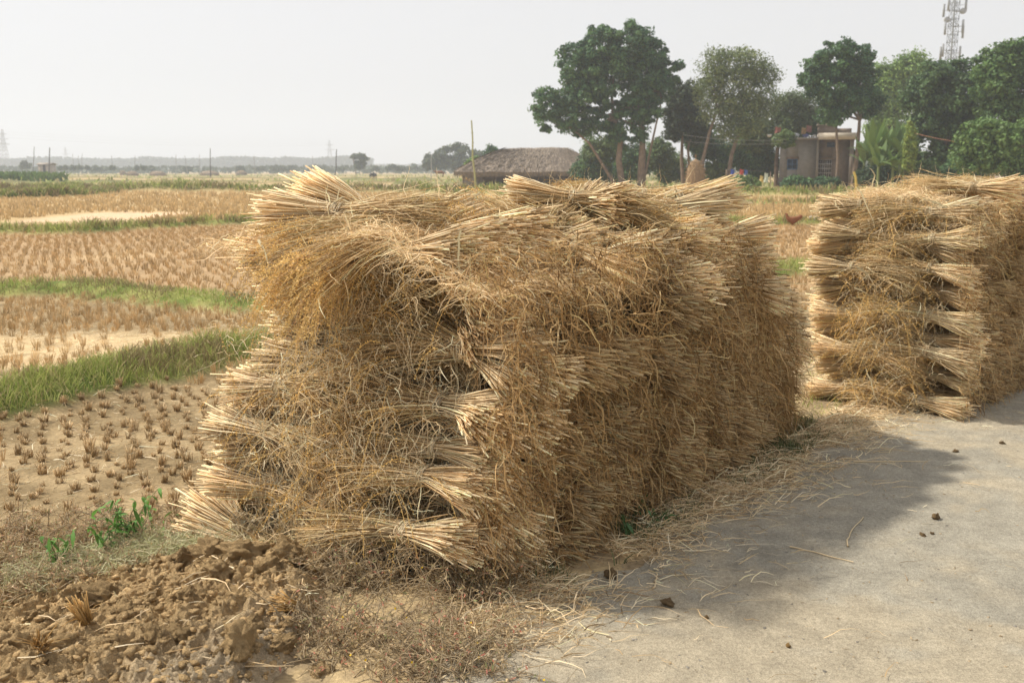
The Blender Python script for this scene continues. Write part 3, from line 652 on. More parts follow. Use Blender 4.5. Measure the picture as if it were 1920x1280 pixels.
tag(g.obj('straw_litter', M_STRAW), 'trampled straw strewn along the road edge below the near stack', 'straw litter', kind='stuff')
def lone_stalk(px, label, r=.004):
    P = []
    for (a, b) in px:
        q = gnd(a, b, .02); P.append((q[0], q[1], float(ROADZ(np.array(q[0]), np.array(q[1]))) + .008))
    P = np.array(P); t = np.linspace(0, len(P) - 1, 9); i = np.minimum(t.astype(int), len(P) - 2); f = (t - i)[:, None]
    Q = (P[i] * (1 - f) + P[i + 1] * f) + rng.normal(0, .003, (9, 3)) * [1, 1, .3]
    o0 = Q[0].copy(); g = Geo(); g.tubes((Q - o0)[None], r * np.linspace(1.1, .6, 9), np.array([[.74, .60, .38]]), 5)
    tag(g.obj('straw_stalk', M_STRAW, loc=[float(v) for v in o0]), label, 'straw stalk')
lone_stalk([(1480, 1026), (1540, 1040), (1600, 1056)], 'long straight straw stalk lying alone on the road in the shade')
lone_stalk([(1588, 1026), (1592, 1002), (1620, 972)], 'curved pale straw stalk near the shadow edge on the road')
lone_stalk([(1225, 1105), (1229, 1090), (1232, 1076)], 'short pale stub of straw in the shaded part of the road', .005)
lone_stalk([(1600, 868), (1660, 866), (1740, 865)], 'brown straw stalk lying flat across the road toward the far stack')
lone_stalk([(1010, 1160), (1035, 1166), (1058, 1166)], 'kinked straw stalk at the near corner of the road shadow')
# ------------------------------------------------------------------ lumps
import mathutils
def lump_mesh(name, r, seed, material, C, sub=3, rough=.35, flat=.8):
    import bmesh
    bm = bmesh.new(); bmesh.ops.create_icosphere(bm, subdivisions=sub, radius=1.0)
    rs = np.random.default_rng(seed); planes = norm(rs.normal(size=(9, 3))); pd = rs.uniform(.55, .95, 9); off = rs.uniform(0, 50, 3)
    co = np.array([v.co[:] for v in bm.verts])
    for p, dd in zip(planes, pd):
        e = co @ p - dd; co = co - np.where(e > 0, e, 0)[:, None] * p[None] * .85
    for k, a in ((1.7, .35), (4, .18), (9, .10), (19, .06)):
        nn = np.array([mathutils.noise.noise(Vector(c * k + off)) for c in co]); co = co * (1 + rough / .35 * a * nn)[:, None]
    co *= np.array([1, rs.uniform(.7, 1), flat])[None] * r
    T = [[v.index for v in f.verts] for f in bm.faces]; bm.free()
    g = Geo(); g.add(co, None, T, np.asarray(C) * rs.uniform(.85, 1.12)); return g.mesh(name, material, False)
CL = [.54, .375, .19]
clod_meshes = [lump_mesh('soil_clod', 1.0, 50 + i, M_SOIL, CL, sub=4, rough=.55) for i in range(9)]
def clod(x, y, z, r, label, name='soil_clod', cat='soil clod', group='clods of turned clay at the lower left', me=None, flat=1):
    o = link(name, me or clod_meshes[rng.integers(9)], None, (float(x), float(y), float(z))); o.scale = (r, r * U(.8, 1.1), r * flat * U(.7, .95)); o.rotation_euler = (U(-.5, .5), U(-.5, .5), U(0, 6.28))
    return tag(o, label, cat, group)
# turned clay bank
def bank_h(x, y):
    d = dline(x, y); s = sline(x, y)
    m = sstep(.0, .35, d - .1 - np.clip(s + .9, -.6, 2) * .72 + (fbm(x * 2, y * 2, 111) - .5) * .4) * sstep(3.6, 2.9, d) * sstep(.02, -.22, s - .10 * d + .16 + (fbm(x * 3, y * 3, 112) - .5) * .2 + .16 * sstep(1.2, 1.9, d))
    h = .0 + .075 * fbm(x * 1.7, y * 1.7, 113)
    for k, a in ((7, .065), (15, .05), (32, .03), (70, .012)):
        h = h + a * (1 - np.abs(2 * fbm(x * k, y * k, 114 + k, 2) - 1)) ** 1.5 - a * .35
    return m, h
bx = np.linspace(-3.6, .3, 640); by = np.linspace(2.6, 5.4, 480); X, Y = np.meshgrid(bx, by); xf, yf = X.ravel(), Y.ravel()
mm, hh = bank_h(xf, yf); zz = zg(xf, yf) - .03 + mm * (hh + .05)
nn = fbm(xf * 6, yf * 6, 131)[:, None]; pw = sstep(.75, .35, dline(xf, yf))[:, None]
C = np.array([.43, .29, .14]) * (1 - nn) + np.array([.66, .48, .26]) * nn; C = C * (1 - .6 * pw) + np.array([.52, .44, .32]) * .6 * pw
idx = np.arange(X.size).reshape(X.shape); Q = np.stack([idx[:-1, :-1], idx[:-1, 1:], idx[1:, 1:], idx[1:, :-1]], -1).reshape(-1, 4); Q = Q[(mm[Q] > .02).any(1)]
g = Geo(); g.add(np.stack([xf, yf, zz], 1), Q, None, C); tag(g.obj('clay_bank', M_SOIL), kind='structure')
def bankz(x, y):
    m, h = bank_h(np.array([x]), np.array([y])); return float(zg(np.array([x]), np.array([y]))[0] - .03 + m[0] * (h[0] + .05))
def bankzv(x, y):
    m, h = bank_h(x, y); return zg(x, y) - .03 + m * (h + .05)
big = [(600, 1062, 44, 'largest crusted clay clod at the foot of the near stack'), (545, 1066, 30, 'dark tilted slab of clay left of the largest clod'), (462, 1068, 36, 'tall rounded clay clod under the lowest field side sheaf'),
       (395, 1052, 30, 'clay clod at the far left end of the clod row'), (410, 1112, 26, 'grey topped clay clod below the clod row'), (505, 1105, 24, 'brown clay clod below the dark slab'),
       (455, 1255, 46, 'big flat topped clay clod at the bottom edge'), (530, 1225, 22, 'small grey clod right of the big flat topped one'), (200, 1112, 36, 'broad dark clod at the upper edge of the turned soil'),
       (140, 1106, 26, 'clod left of the broad dark one'), (340, 1222, 22, 'smooth pale clod in the middle of the turned soil'), (288, 1232, 20, 'clod with a smooth spade cut face'), (62, 1150, 18, 'small clod at the left margin of the turned soil'),
       (40, 1225, 30, 'rounded clod at the lower left'), (470, 1205, 24, 'round clod above the bottom edge'), (560, 1130, 22, 'crumbly clod beside the dry weeds'), (650, 1085, 20, 'clod half hidden in the dry weeds'),
       (285, 1130, 20, 'clod under the dried grass clump'), (350, 1150, 15, 'small dark clod in the middle'), (240, 1175, 16, 'small clod by the uprooted stubble'), (120, 1250, 24, 'clod on the bottom edge toward the left'),
       (640, 1040, 22, 'clod tucked under the sheaves'), (20, 1180, 17, 'crumb of clay on the left edge'), (345, 1045, 18, 'clod beside the leftmost sheaf butts'), (690, 1180, 20, 'pale dusty clod among the dry weeds'), (600, 1250, 24, 'dusty clod at the bottom by the weeds')]
for px, py, r, lb in big:
    x, y = gnd(px, py, .02); rr = r / FPX * y * 1.02 * .95; clod(x, y, bankz(x, y) + rr * .45, rr * 1.25, lb)
# crumbs
import bmesh as _b
cm = []
for i in range(6):
    me = lump_mesh('crumb', 1.0, 90 + i, M_SOIL, CL, sub=1, rough=.9); cm.append((np.array([v.co[:] for v in me.vertices]), np.array([p.vertices[:] for p in me.polygons])))
def crumbs(x, y, z, r, C, name, label, cat, material):
    g = Geo()
    for i in range(6):
        s = slice(i, None, 6); V, T = cm[i]; xx, yy, zz, rr = x[s], y[s], z[s], r[s]; n = len(xx); a = U(0, 6.28, n); c, si = np.cos(a)[:, None], np.sin(a)[:, None]
        vx = V[None, :, 0] * c - V[None, :, 1] * si; vy = V[None, :, 0] * si + V[None, :, 1] * c
        W = np.stack([vx, vy, np.broadcast_to(V[None, :, 2], vx.shape) * .8], -1) * rr[:, None, None] + np.stack([xx, yy, zz], 1)[:, None]
        TT = T[None] + (np.arange(n) * len(V))[:, None, None]; g.add(W.reshape(-1, 3), None, TT.reshape(-1, 3), np.repeat(C[s], len(V), 0))
    tag(g.obj(name, material), label, cat, kind='stuff')
n = 22000; x = U(-3.3, .0, n); y = U(2.9, 5.3, n); m, h = bank_h(x, y); k = (m > .35); x, y, m, h = x[k], y[k], m[k], h[k]; n = len(x)
r = .0025 + .028 * rng.random(n) ** 6; z = zg(x, y) - .03 + m * (h + .05) + r * .1
crumbs(x, y, z, r, np.array(CL) * U(.75, 1.35, n, 1), 'soil_crumbs', 'loose crumbs over the turned clay', 'soil crumbs', M_SOIL)
# road gravel
n = 34000; s = -1.5 + 9 * rng.random(n) ** 1.4; d = -.15 - 5 * rng.random(n) ** 1.0; x = S0[0] + AX[0] * s + AW[0] * d; y = S0[1] + AX[1] * s + AW[1] * d
r = .0014 + .0075 * rng.random(n) ** 8; C = np.where(rng.random((n, 1)) < .45, np.array([[.50, .39, .25]]), np.array([[.38, .35, .30]])) * U(.7, 1.3, n, 1)
crumbs(x, y, ROADZ(x, y) + r * .2, r, C, 'gravel', 'small stones and grain husks over the road surface', 'gravel', M_SOIL)
rb = [(1253, 1135, 15, 'dark dung lump lying in the shade on the road'), (1478, 1213, 9, 'orange brown clod alone on the sunny road'), (1755, 973, 12, 'brown clod on the sunny road right of the shadow'), (1730, 1004, 6, 'small brown crumb left of the sunny clod'),
      (1748, 1001, 5, 'tiny brown crumb beside the sunny clod'), (1145, 1083, 20, 'flattened brown clod in the straw at the road edge'), (1880, 832, 5, 'small brown crumb near the far stack'), (1792, 845, 6, 'brown crumb at the upper shadow edge'), (1325, 1160, 6, 'small brown crumb in the near part of the shadow')]
dung = [lump_mesh('dirt_lump', 1.0, 150 + i, M_SOIL, [.29, .20, .105], rough=.6) for i in range(3)]
for i, (px, py, r, lb) in enumerate(rb):
    x, y = gnd(px, py, .02); rr = r / FPX * y; clod(x, y, float(ROADZ(np.array(x), np.array(y))) + rr * .35, rr, lb, 'dirt_lump', 'dirt lump', 'lumps of dirt on the road', dung[i % 3] if 'orange' not in lb else lump_mesh('dirt_lump', 1., 9, M_SOIL, [.46, .29, .12]))
# ------------------------------------------------------------------ weeds
def thicket(cx, cy, rx, ry, n, h, name, label, leafC, stemC, nleaf, flow=0, zoff=0):
    g = Geo(); a = U(0, 6.28, n); r = np.sqrt(U(0, 1, n)); x = cx + rx * r * np.cos(a); y = cy + ry * r * np.sin(a)
    z = np.maximum(bankzv(x, y), zg(x, y)) + zoff
    m = 8; q = np.linspace(0, 1, m); ln = U(.6, 2.2, n) * h * 1.8; ph = U(0, 6.28, n)
    d = np.stack([np.cos(ph) * U(.3, 1, n), np.sin(ph) * U(.3, 1, n), U(.25, 1.0, n)], 1); d = norm(d)
    P = np.stack([x, y, z], 1)[:, None] + d[:, None] * (ln[:, None] * q)[:, :, None]; P[:, :, 2] -= (ln * U(.2, .6, n))[:, None] * q ** 2.2
    P += np.cumsum(rng.normal(0, .011, P.shape), 1) * q[None, :, None]
    g.tubes(P, .0026 * (1.2 - q * .7), np.array(stemC) * U(.6, 1.25, n, 1), 3)
    # side twigs
    k = n * 3; i = rng.integers(0, n, k); t = rng.integers(2, m - 1, k); b = P[i, t]; d2 = norm(rng.normal(size=(k, 3)) + np.array([0, 0, .4])); q2 = np.linspace(0, 1, 4)
    P2 = b[:, None] + d2[:, None] * (U(.03, .11, k)[:, None] * q2)[:, :, None]; P2[:, :, 2] -= .02 * q2 ** 2
    g.tubes(P2, .0012 * (1.2 - q2 * .6), np.array(stemC) * U(.6, 1.3, k, 1), 3)
    k = nleaf; i = rng.integers(0, len(P2), k); t = U(0, 1, k)[:, None]; b = P2[i, 0] * (1 - t) + P2[i, 3] * t + rng.normal(0, .006, (k, 3))
    leafC = np.array(leafC); C = leafC[rng.integers(0, len(leafC), k)] * U(.7, 1.25, k, 1)
    g.leaves(b, rng.normal(size=(k, 3)), U(.010, .032, k), U(.004, .009, k), C)
    if flow:
        i = rng.integers(0, len(P2), flow); b = P2[i, 3] + rng.normal(0, .004, (flow, 3)); g.leaves(b, rng.normal(size=(flow, 3)) + [0, -1, 1], .012, .011, np.array([.75, .5, .03]))
    return tag(g.obj(name, M_GRASS), label, 'weeds', kind='stuff')
DRY = [[.58, .44, .25], [.50, .37, .20], [.66, .53, .32], [.50, .38, .21], [.72, .30, .22], [.36, .38, .17], [.34, .25, .14], [.60, .46, .26]]
DRYN = [[.56, .42, .25], [.48, .35, .20], [.64, .50, .31], [.50, .37, .20], [.42, .42, .20], [.56, .34, .22]]
GREY = [.50, .395, .25]
def tk(px, py, rx, ry, n, h, lb, C, nl, fl=0, name='dried_weeds'):
    x, y = gnd(px, py, 0.0); thicket(x, y, rx, ry, n, h, name, lb, C, GREY, nl, fl)
tk(770, 1220, .42, .30, 150, .09, 'brown dried weeds with red tips at the bottom beside the road', DRY, 1300, 14)
tk(720, 1075, .34, .25, 340, .13, 'dried weeds with reddish leaves climbing the near stack foot', DRY, 2000, 10)
tk(890, 1105, .17, .16, 150, .16, 'red tipped weeds in front of the near corner of the near stack', DRY, 1500, 12)
tk(640, 1195, .22, .22, 90, .08, 'sparse dried weeds between the turned clay and the larger weed patch', DRY, 700)
tk(860, 1250, .25, .18, 120, .09, 'thin dried weeds spilling over the road edge', DRY, 900, 4)
tk(80, 1010, .75, .50, 620, .07, 'mat of reddish brown dried weeds at the left edge of the field', DRYN, 8000)
tk(330, 930, .5, .45, 260, .06, 'sparse dried weeds among stubble left of the near stack', DRYN, 2600)
# dried grey green grass clump by the clay
x, y = gnd(255, 1052, -.1); n = 5200; xx = x + rng.normal(0, .30, n); yy = y + rng.normal(0, .13, n) + (xx - x) * .35; z = np.maximum(zg(xx, yy), bankzv(xx, yy)) + U(0, .06, n)
g = Geo(); curls(np.stack([xx, yy, z], 1), np.stack([rng.normal(size=n), rng.normal(size=n), U(-.1, .5, n)], 1), U(.04, .13, n), U(-.5, .5, n), U(.0025, .005, n), np.array([[.56, .54, .33], [.46, .48, .25], [.64, .58, .38]])[rng.integers(0, 3, n)] * U(.8, 1.2, n, 1), g, m=5, sag=.3)
tag(g.obj('dried_grass', M_GRASS), 'matted grey green cut grass beside the turned clay', 'dried grass', kind='stuff')
# straw bits on the clay
n = 260; x = U(-2.9, -.6, n); y = U(3.4, 5.0, n); k = bank_h(x, y)[0] > .4; x, y = x[k], y[k]; n = len(x); z = bankzv(x, y) + .015
g = Geo(); curls(np.stack([x, y, z], 1), np.stack([rng.normal(1, .6, n), rng.normal(.2, .7, n), U(-.1, .3, n)], 1), U(.05, .2, n), U(-.15, .15, n), U(.004, .009, n), straw_cols(n), g, m=4, sag=.1)
tag(g.obj('straw_litter', M_STRAW), 'broken straw lying in the turned clay', 'straw litter', kind='stuff')
for px, py, k, rt, lb in ((165, 1210, .9, .3, 'uprooted golden stubble clump standing in the turned clay'), (550, 1165, .8, 1.1, 'uprooted orange stubble clump tipped over beside the dry weeds'), (80, 1265, .8, .8, 'stubble clump tipped over at the bottom left corner')):
    x, y = gnd(px, py, .03); o = link('uprooted_stubble', stub_geo(46, .03, .13, lambda n: np.array([.58, .36, .13]) * U(.6, 1.2, n, 1), .0032).mesh('uprooted_stubble', M_STRAW), None, (x, y, bankz(x, y) + .02)); o.scale = (k, k, k); o.rotation_euler = (rt * .6, rt, U(0, 6)); tag(o, lb, 'stubble clump')
# green leafy weeds
def leafy(px, py, h, n, label, z0=None, C=(.13, .27, .055)):
    x, y = gnd(px, py + 22, -.12 if z0 is None else z0); z = max(float(zg(np.array([x]), np.array([y]))[0]), bankz(x, y)) + .01
    r = root('leafy_weed', (x, y, z), label, 'leafy weed', 'green leafy weeds'); g = Geo(); k = 5; q = np.linspace(0, 1, 7); d = norm(np.stack([rng.normal(0, .45, k), rng.normal(0, .45, k), np.ones(k)], 1))
    P = d[:, None] * (U(.6, 1, k)[:, None] * h * q)[:, :, None] + np.cumsum(rng.normal(0, h * .02, (k, 7, 3)), 1); g.tubes(P, .003 * (1.2 - q * .8), np.array([.22, .26, .10]), 4); g.obj('stem', M_GRASS, r)
    g = Geo(); i = rng.integers(0, k, n); t = rng.integers(2, 7, n); b = P[i, t]; dd = norm(rng.normal(size=(n, 3)) + [0, 0, .25]); ln = U(.03, .075, n); m = 5; q = np.linspace(0, 1, m)
    PP = b[:, None] + dd[:, None] * (ln[:, None] * q)[:, :, None]; PP[:, :, 2] -= (ln * .5)[:, None] * q ** 2
    g.ribbons(PP, (ln * .36)[:, None] * np.interp(q, [0, .15, .45, .8, 1], [.15, .6, 1, .55, .05])[None], np.array(C) * U(.75, 1.5, n, 1), ref=norm(np.cross(dd, [0, 0, 1]) @ np.eye(3) * .2 + [0, 0, 1])); g.obj('leaves', M_LEAF, r)
leafy(240, 1010, .34, 90, 'tallest bright green leafy weed in front of the stubble at left'); leafy(205, 1035, .22, 50, 'green weed drooping just left below the tallest one')
leafy(290, 985, .22, 40, 'green weed just right of the tallest one'); leafy(110, 1055, .2, 34, 'small green weed above the turned clay at far left'); leafy(345, 955, .18, 22, 'green weed close to the leftmost sheaf butts')
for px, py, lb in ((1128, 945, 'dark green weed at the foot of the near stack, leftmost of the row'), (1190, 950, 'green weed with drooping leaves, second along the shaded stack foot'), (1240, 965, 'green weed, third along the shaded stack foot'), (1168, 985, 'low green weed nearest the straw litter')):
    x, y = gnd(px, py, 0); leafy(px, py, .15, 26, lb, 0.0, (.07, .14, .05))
# ------------------------------------------------------------------ distance: trees
def tree(px_base, py_base, D, blobs, trunks, C, leaf, nclump, per, label, cat='tree', clump=.55, name='tree', group=None, hollow=.5, airy=1.0, spread=None):
    b = at(px_base, py_base, D); b[2] = FZ; k = D / FPX * 1.0
    r = root(name, b, label, cat, group); g = Geo(); cr = Geo()
    tot = sum(q[2] ** 2 for q in blobs); C = np.array(C)
    for q in blobs:
        bx, by, br = q[:3]; ry = q[3] if len(q) > 3 else br; c = at(bx, by, D) - b; n = max(6, int(nclump * br * ry / tot))
        dv = norm(rng.normal(size=(n, 3))); rad = (hollow + (1 - hollow) * rng.random((n, 1)) ** .6)
        cc = c + dv * rad * np.array([br * k, min(br, 60) * k * .9, ry * k])
        ck = clump * U(.6, 1.35, n); m = per; N = n * m
        ld = norm(rng.normal(size=(N, 3)) + np.array([0, 0, .25])); cidx = np.repeat(np.arange(n), m)
        lp = cc[cidx] + ld * (ck[cidx] * (rng.random(N) ** .4) * airy)[:, None] * np.array([1, 1, .75])
        nr = norm(ld + rng.normal(0, .55, (N, 3)) + np.array([0, 0, .3]))
        col = C[rng.integers(0, len(C), n)][cidx] * U(.75, 1.3, N, 1) * U(.8, 1.15, n)[cidx][:, None]
        g.leaves(lp, nr, leaf * U(.7, 1.4, N), leaf * U(.4, .8, N), col)
    tips = [np.array([*(at(q[0], q[1], D) - b)]) for q in blobs]
    for tr in trunks:
        pts = np.array([at(p[0], p[1], D) - b for p in tr]); pts[0][2] = -.1
        if len(pts) < 3: pts = np.array([pts[0], (pts[0] + pts[1]) / 2 + rng.normal(0, .08, 3), pts[1]])
        rr = tr[0][2] * k; n = len(pts); cr.tubes(pts[None], rr * np.linspace(1, .55, n), np.array([.20, .15, .11]), 8)
        top = pts[-1]
        near = sorted(tips, key=lambda t: np.linalg.norm(t - top))[:6]
        for t in near:
            mid = (top + t) / 2 + rng.normal(0, .3, 3); cr.tubes(np.array([[top, mid, t, t + norm(t - mid) * .5]]), rr * np.array([.5, .35, .2, .08]), np.array([.17, .13, .10]), 6)
    g.obj('crown', M_LEAF, r)
    if trunks: cr.obj('trunk', M_BARK, r, smooth=True)
    return r
DK = [[.070, .150, .060], [.105, .200, .072], [.056, .120, .055]]
MID = [[.12, .19, .055], [.10, .16, .055], [.15, .21, .065]]
LT = [[.20, .31, .07], [.24, .35, .09], [.16, .26, .07]]
FEA = [[.17, .22, .08], [.21, .25, .095], [.13, .18, .07]]
tree(1180, 345, 110, [(1180, 88, 46), (1128, 98, 46), (1082, 122, 40), (1218, 100, 34), (1150, 150, 58), (1098, 172, 48), (1215, 150, 40), (1066, 215, 34, 30), (1028, 196, 30), (1030, 226, 26, 20), (1252, 135, 26), (1235, 170, 28), (1192, 200, 34), (1135, 228, 36, 26), (1090, 240, 28, 18), (1165, 262, 26, 22), (1218, 205, 24), (1200, 235, 16, 30)],
     [[(1168, 348, 7), (1160, 300), (1164, 262), (1150, 215)], [(1202, 348, 8), (1204, 300), (1205, 250), (1195, 200)], [(1160, 330, 3), (1105, 268), (1070, 240)], [(1204, 330, 2.5), (1222, 270), (1240, 190)]],
     DK, .36, 960, 66, 'largest tree with a broad dark dense crown over two trunks beside the thatched hut', clump=.62, hollow=.45)
tree(1285, 345, 116, [(1282, 182, 30, 30), (1275, 215, 34), (1300, 232, 32, 30), (1265, 240, 24), (1310, 250, 20)], [[(1282, 348, 4), (1278, 300), (1280, 240)], [(1296, 348, 3), (1290, 280), (1300, 240)]],
     [[.035, .06, .026], [.045, .07, .03]], .34, 330, 66, 'dark compact tree just right of the largest tree', clump=.6, hollow=.3)
tree(1350, 350, 108, [(1345, 125, 36, 34), (1330, 170, 30), (1400, 120, 36, 30), (1430, 140, 28), (1385, 165, 42), (1350, 210, 36), (1400, 215, 42, 36), (1435, 195, 28), (1375, 245, 34, 24)], [[(1316, 350, 4), (1318, 300), (1330, 250), (1345, 205)], [(1362, 348, 4.5), (1372, 290), (1388, 240), (1395, 205)]],
     FEA, .24, 680, 40, 'tall feathery pale green tree with two slanting bare trunks', clump=.6, hollow=.2, airy=1.5)
tree(1470, 350, 112, [(1480, 200, 34, 30), (1515, 205, 26, 34), (1460, 235, 34, 26), (1500, 240, 30, 22), (1440, 250, 30, 30)], [[(1455, 350, 5), (1456, 300), (1462, 250)]],
     [[.11, .16, .065], [.14, .19, .08]], .26, 360, 42, 'wispy grey green tree above the left roof edge of the house', clump=.6, hollow=.2, airy=1.4)
tree(1585, 352, 100, [(1570, 112, 38, 34), (1535, 125, 28), (1605, 115, 32), (1525, 155, 24), (1565, 160, 40), (1615, 150, 30), (1590, 195, 40, 30), (1560, 215, 26, 22), (1620, 190, 34, 28), (1645, 185, 14, 14)], [[(1568, 356, 3.5), (1571, 300), (1567, 215)], [(1598, 356, 5), (1607, 290), (1612, 225)]],
     DK, .32, 520, 60, 'round topped dark tree rising in front of the house', clump=.55, hollow=.4)
tree(1670, 345, 130, [(1655, 155, 22, 34), (1675, 150, 26, 34), (1700, 135, 20, 34), (1716, 125, 22, 26), (1650, 200, 30), (1690, 190, 34), (1660, 240, 34, 20)], [[(1670, 350, 4), (1672, 250)]],
     LT, .36, 360, 46, 'light green tree behind the banana plants', clump=.8, hollow=.3, airy=1.3)
tree(1775, 345, 95, [(1745, 150, 38, 30), (1790, 140, 42, 28), (1725, 185, 34, 34), (1775, 190, 50, 40), (1820, 175, 36, 40), (1740, 235, 36, 34), (1790, 250, 44, 40), (1770, 295, 40, 26), (1825, 240, 30, 40)], [[(1775, 350, 7), (1778, 290), (1785, 230)]],
     [[.07, .13, .05], [.10, .17, .065], [.12, .20, .075]], .34, 640, 62, 'large dark leafy tree beneath the phone mast', clump=.62, hollow=.35)
tree(1900, 345, 88, [(1870, 120, 38, 34), (1900, 105, 30, 28), (1935, 115, 44, 36), (1865, 165, 40), (1915, 170, 50, 44), (1960, 170, 50), (1880, 220, 44, 34), (1930, 230, 50, 40), (1850, 140, 22)], [[(1905, 350, 8), (1905, 290), (1900, 220)]],
     [[.09, .17, .05], [.13, .22, .06], [.11, .19, .07]], .32, 640, 58, 'tall tree at the right edge of the picture', clump=.6, hollow=.35)
tree(1865, 345, 78, [(1850, 245, 34, 26), (1825, 270, 30, 22), (1885, 265, 40, 30), (1930, 265, 40, 34), (1860, 300, 40, 26), (1905, 310, 40, 24), (1815, 300, 26, 22)], [[(1865, 350, 4), (1862, 290)]],
     [[.13, .22, .065], [.17, .27, .08]], .30, 640, 52, 'lighter bushy tree low at the right edge', clump=.5, hollow=.3)
def bush(px, py, D, rx, ry, C, label, leaf=.30, n=170, group='bushes under the trees', name='bush', cat='bush', airy=1.1):
    return tree(px, py + ry * .8, D, [(px, py, rx, ry), (px - rx * .5, py + ry * .3, rx * .6, ry * .6), (px + rx * .5, py + ry * .35, rx * .6, ry * .55)], [], C, leaf, n, 50, label, cat, .45 * max(.6, rx / 22), name, group, .25, airy)
for a in [(1125, 285, 122, 34, 30, MID, 'olive bush at the right end of the thatched hut'), (1100, 315, 122, 26, 22, DK, 'dark shrub at the hut wall under the largest tree'), (1185, 305, 118, 28, 34, DK, 'dark ivy clump round the base of the largest tree'),
          (1235, 290, 122, 26, 30, MID, 'bush between the largest tree and the dark compact tree'), (1330, 275, 121, 30, 30, DK, 'dark bush between the slanting bare trunks'), (1390, 290, 118, 34, 36, DK, 'dark hanging growth right of the slanting trunks'),
          (1430, 300, 116, 28, 34, DK, 'dark growth at the left wall of the house'), (1260, 315, 125, 34, 30, MID, 'hazy bush seen between the trunks right of the largest tree'), (1310, 255, 119, 26, 30, DK, 'dark foliage clump behind the left slanting trunk'), (1415, 255, 114, 30, 30, MID, 'foliage clump hanging left of the wispy tree'), (1470, 262, 103, 18, 14, MID, 'leafy branch drooping over the house roof'), (1600, 315, 109, 20, 34, DK, 'dark growth against the right wall of the house'), (1740, 325, 92, 30, 16, MID, 'low bush in front of the tiled cottage'), (1810, 318, 90, 34, 22, DK, 'shaded bush under the large dark leafy tree'), (1150, 325, 124, 34, 18, DK, 'dark low growth between the two trunks of the largest tree'), (1520, 232, 113, 30, 22, DK, 'dark leafy mass behind the roof room'), (1345, 320, 119, 24, 18, MID, 'low bush under the slanting trunks'), (1495, 342, 100, 24, 10, DK, 'low scrub at the foot of the house'), (1550, 344, 100, 22, 9, DK, 'low scrub under the white grille'),
          (1640, 330, 90, 34, 18, [[.045, .08, .035]], 'dark green bush left under the banana plants'), (1700, 300, 97, 24, 34, LT, 'yellow green creeper bush beside the vine covered post'), (1665, 290, 98, 30, 24, LT, 'bright bush among the banana plants'), (1400, 343, 96, 28, 8, MID, 'low weeds on the bank below the washing')]:
    bush(*a)
# vine covered post
bush(1706, 275, 86, 10, 46, [[.26, .33, .07], [.20, .28, .06]], 'tall yellow green vine covered post', .2, 110, None, 'vine_covered_post', 'vine post', .7)
# distant grove, odd tree, scattered shrubs
HZ = [[.06, .09, .04], [.075, .105, .045]]
for i, (px, py, rx, ry) in enumerate([(812, 300, 16, 14), (830, 290, 18, 16), (852, 286, 20, 16), (875, 288, 20, 16), (895, 296, 14, 12)]):
    tree(px, 318, 340, [(px, py, rx, ry), (px - 6, 304, rx, 14), (px + 6, 306, rx, 12)], [], HZ, 1.0, 60, 40, ['leftmost and lowest', 'second from the left', 'middle and tallest', 'fourth from the left', 'rightmost'][i] + ' tree of the round distant grove left of the hut', clump=1.3, group='trees of the round distant grove')
tree(884, 322, 150, [(880, 310, 7, 7), (892, 304, 8, 8)], [], LT, .4, 30, 30, 'small pale bush at the left end of the thatched hut', 'bush', .6, 'bush')
tree(922, 318, 160, [(920, 278, 7, 6), (926, 284, 7, 6), (914, 288, 6, 5)], [[(922, 320, 1.2), (921, 282)]], DK, .4, 30, 26, 'small tree peeking over the left slope of the thatched roof', clump=.6)
tree(676, 318, 380, [(674, 309, 8, 8), (683, 300, 6, 8), (676, 293, 8, 4), (664, 293, 6, 3)], [[(668, 320, 1.2), (662, 300)]], HZ, .9, 60, 34, 'odd arch shaped tree standing alone on the horizon', clump=1.0)
for px, r_ in ((515, 5), (530, 6), (545, 4), (585, 5), (600, 4), (487, 4), (640, 3), (702, 4), (735, 5), (750, 4), (762, 4), (775, 5), (790, 4), (178, 4), (195, 4), (352, 3), (283, 4), (450, 4), (1270, 4)):
    r_ = r_ * U(.5, 1.25); tree(px, 318, 430 + px % 7 * 12, [(px, 318 - r_ * .7, r_, r_ * .8), (px + r_ * U(.6, 1.6), 318 - r_ * .3, r_ * .9, r_ * .5), (px - r_, 317, r_ * .6, r_ * .35)], [], HZ, 1.1, 16, 26, 'small hazy tree on the horizon line', 'tree', 1.2, 'distant_tree', 'small hazy trees on the horizon')
tree(47, 314, 420, [(47, 308, 9, 6), (40, 311, 6, 4)], [], HZ, 1.0, 30, 30, 'domed hazy shrub left of the small brick shed', 'bush', 1.2, 'bush')
for px, r_ in ((113, 3), (122, 3), (136, 4), (150, 3), (164, 3), (210, 3), (256, 3), (270, 3)):
    tree(px, 318, 400, [(px, 315, r_, r_)], [], HZ, .9, 10, 24, 'tiny dark shrub on the left horizon', 'bush', .9, 'distant_bush', 'tiny shrubs on the left horizon')
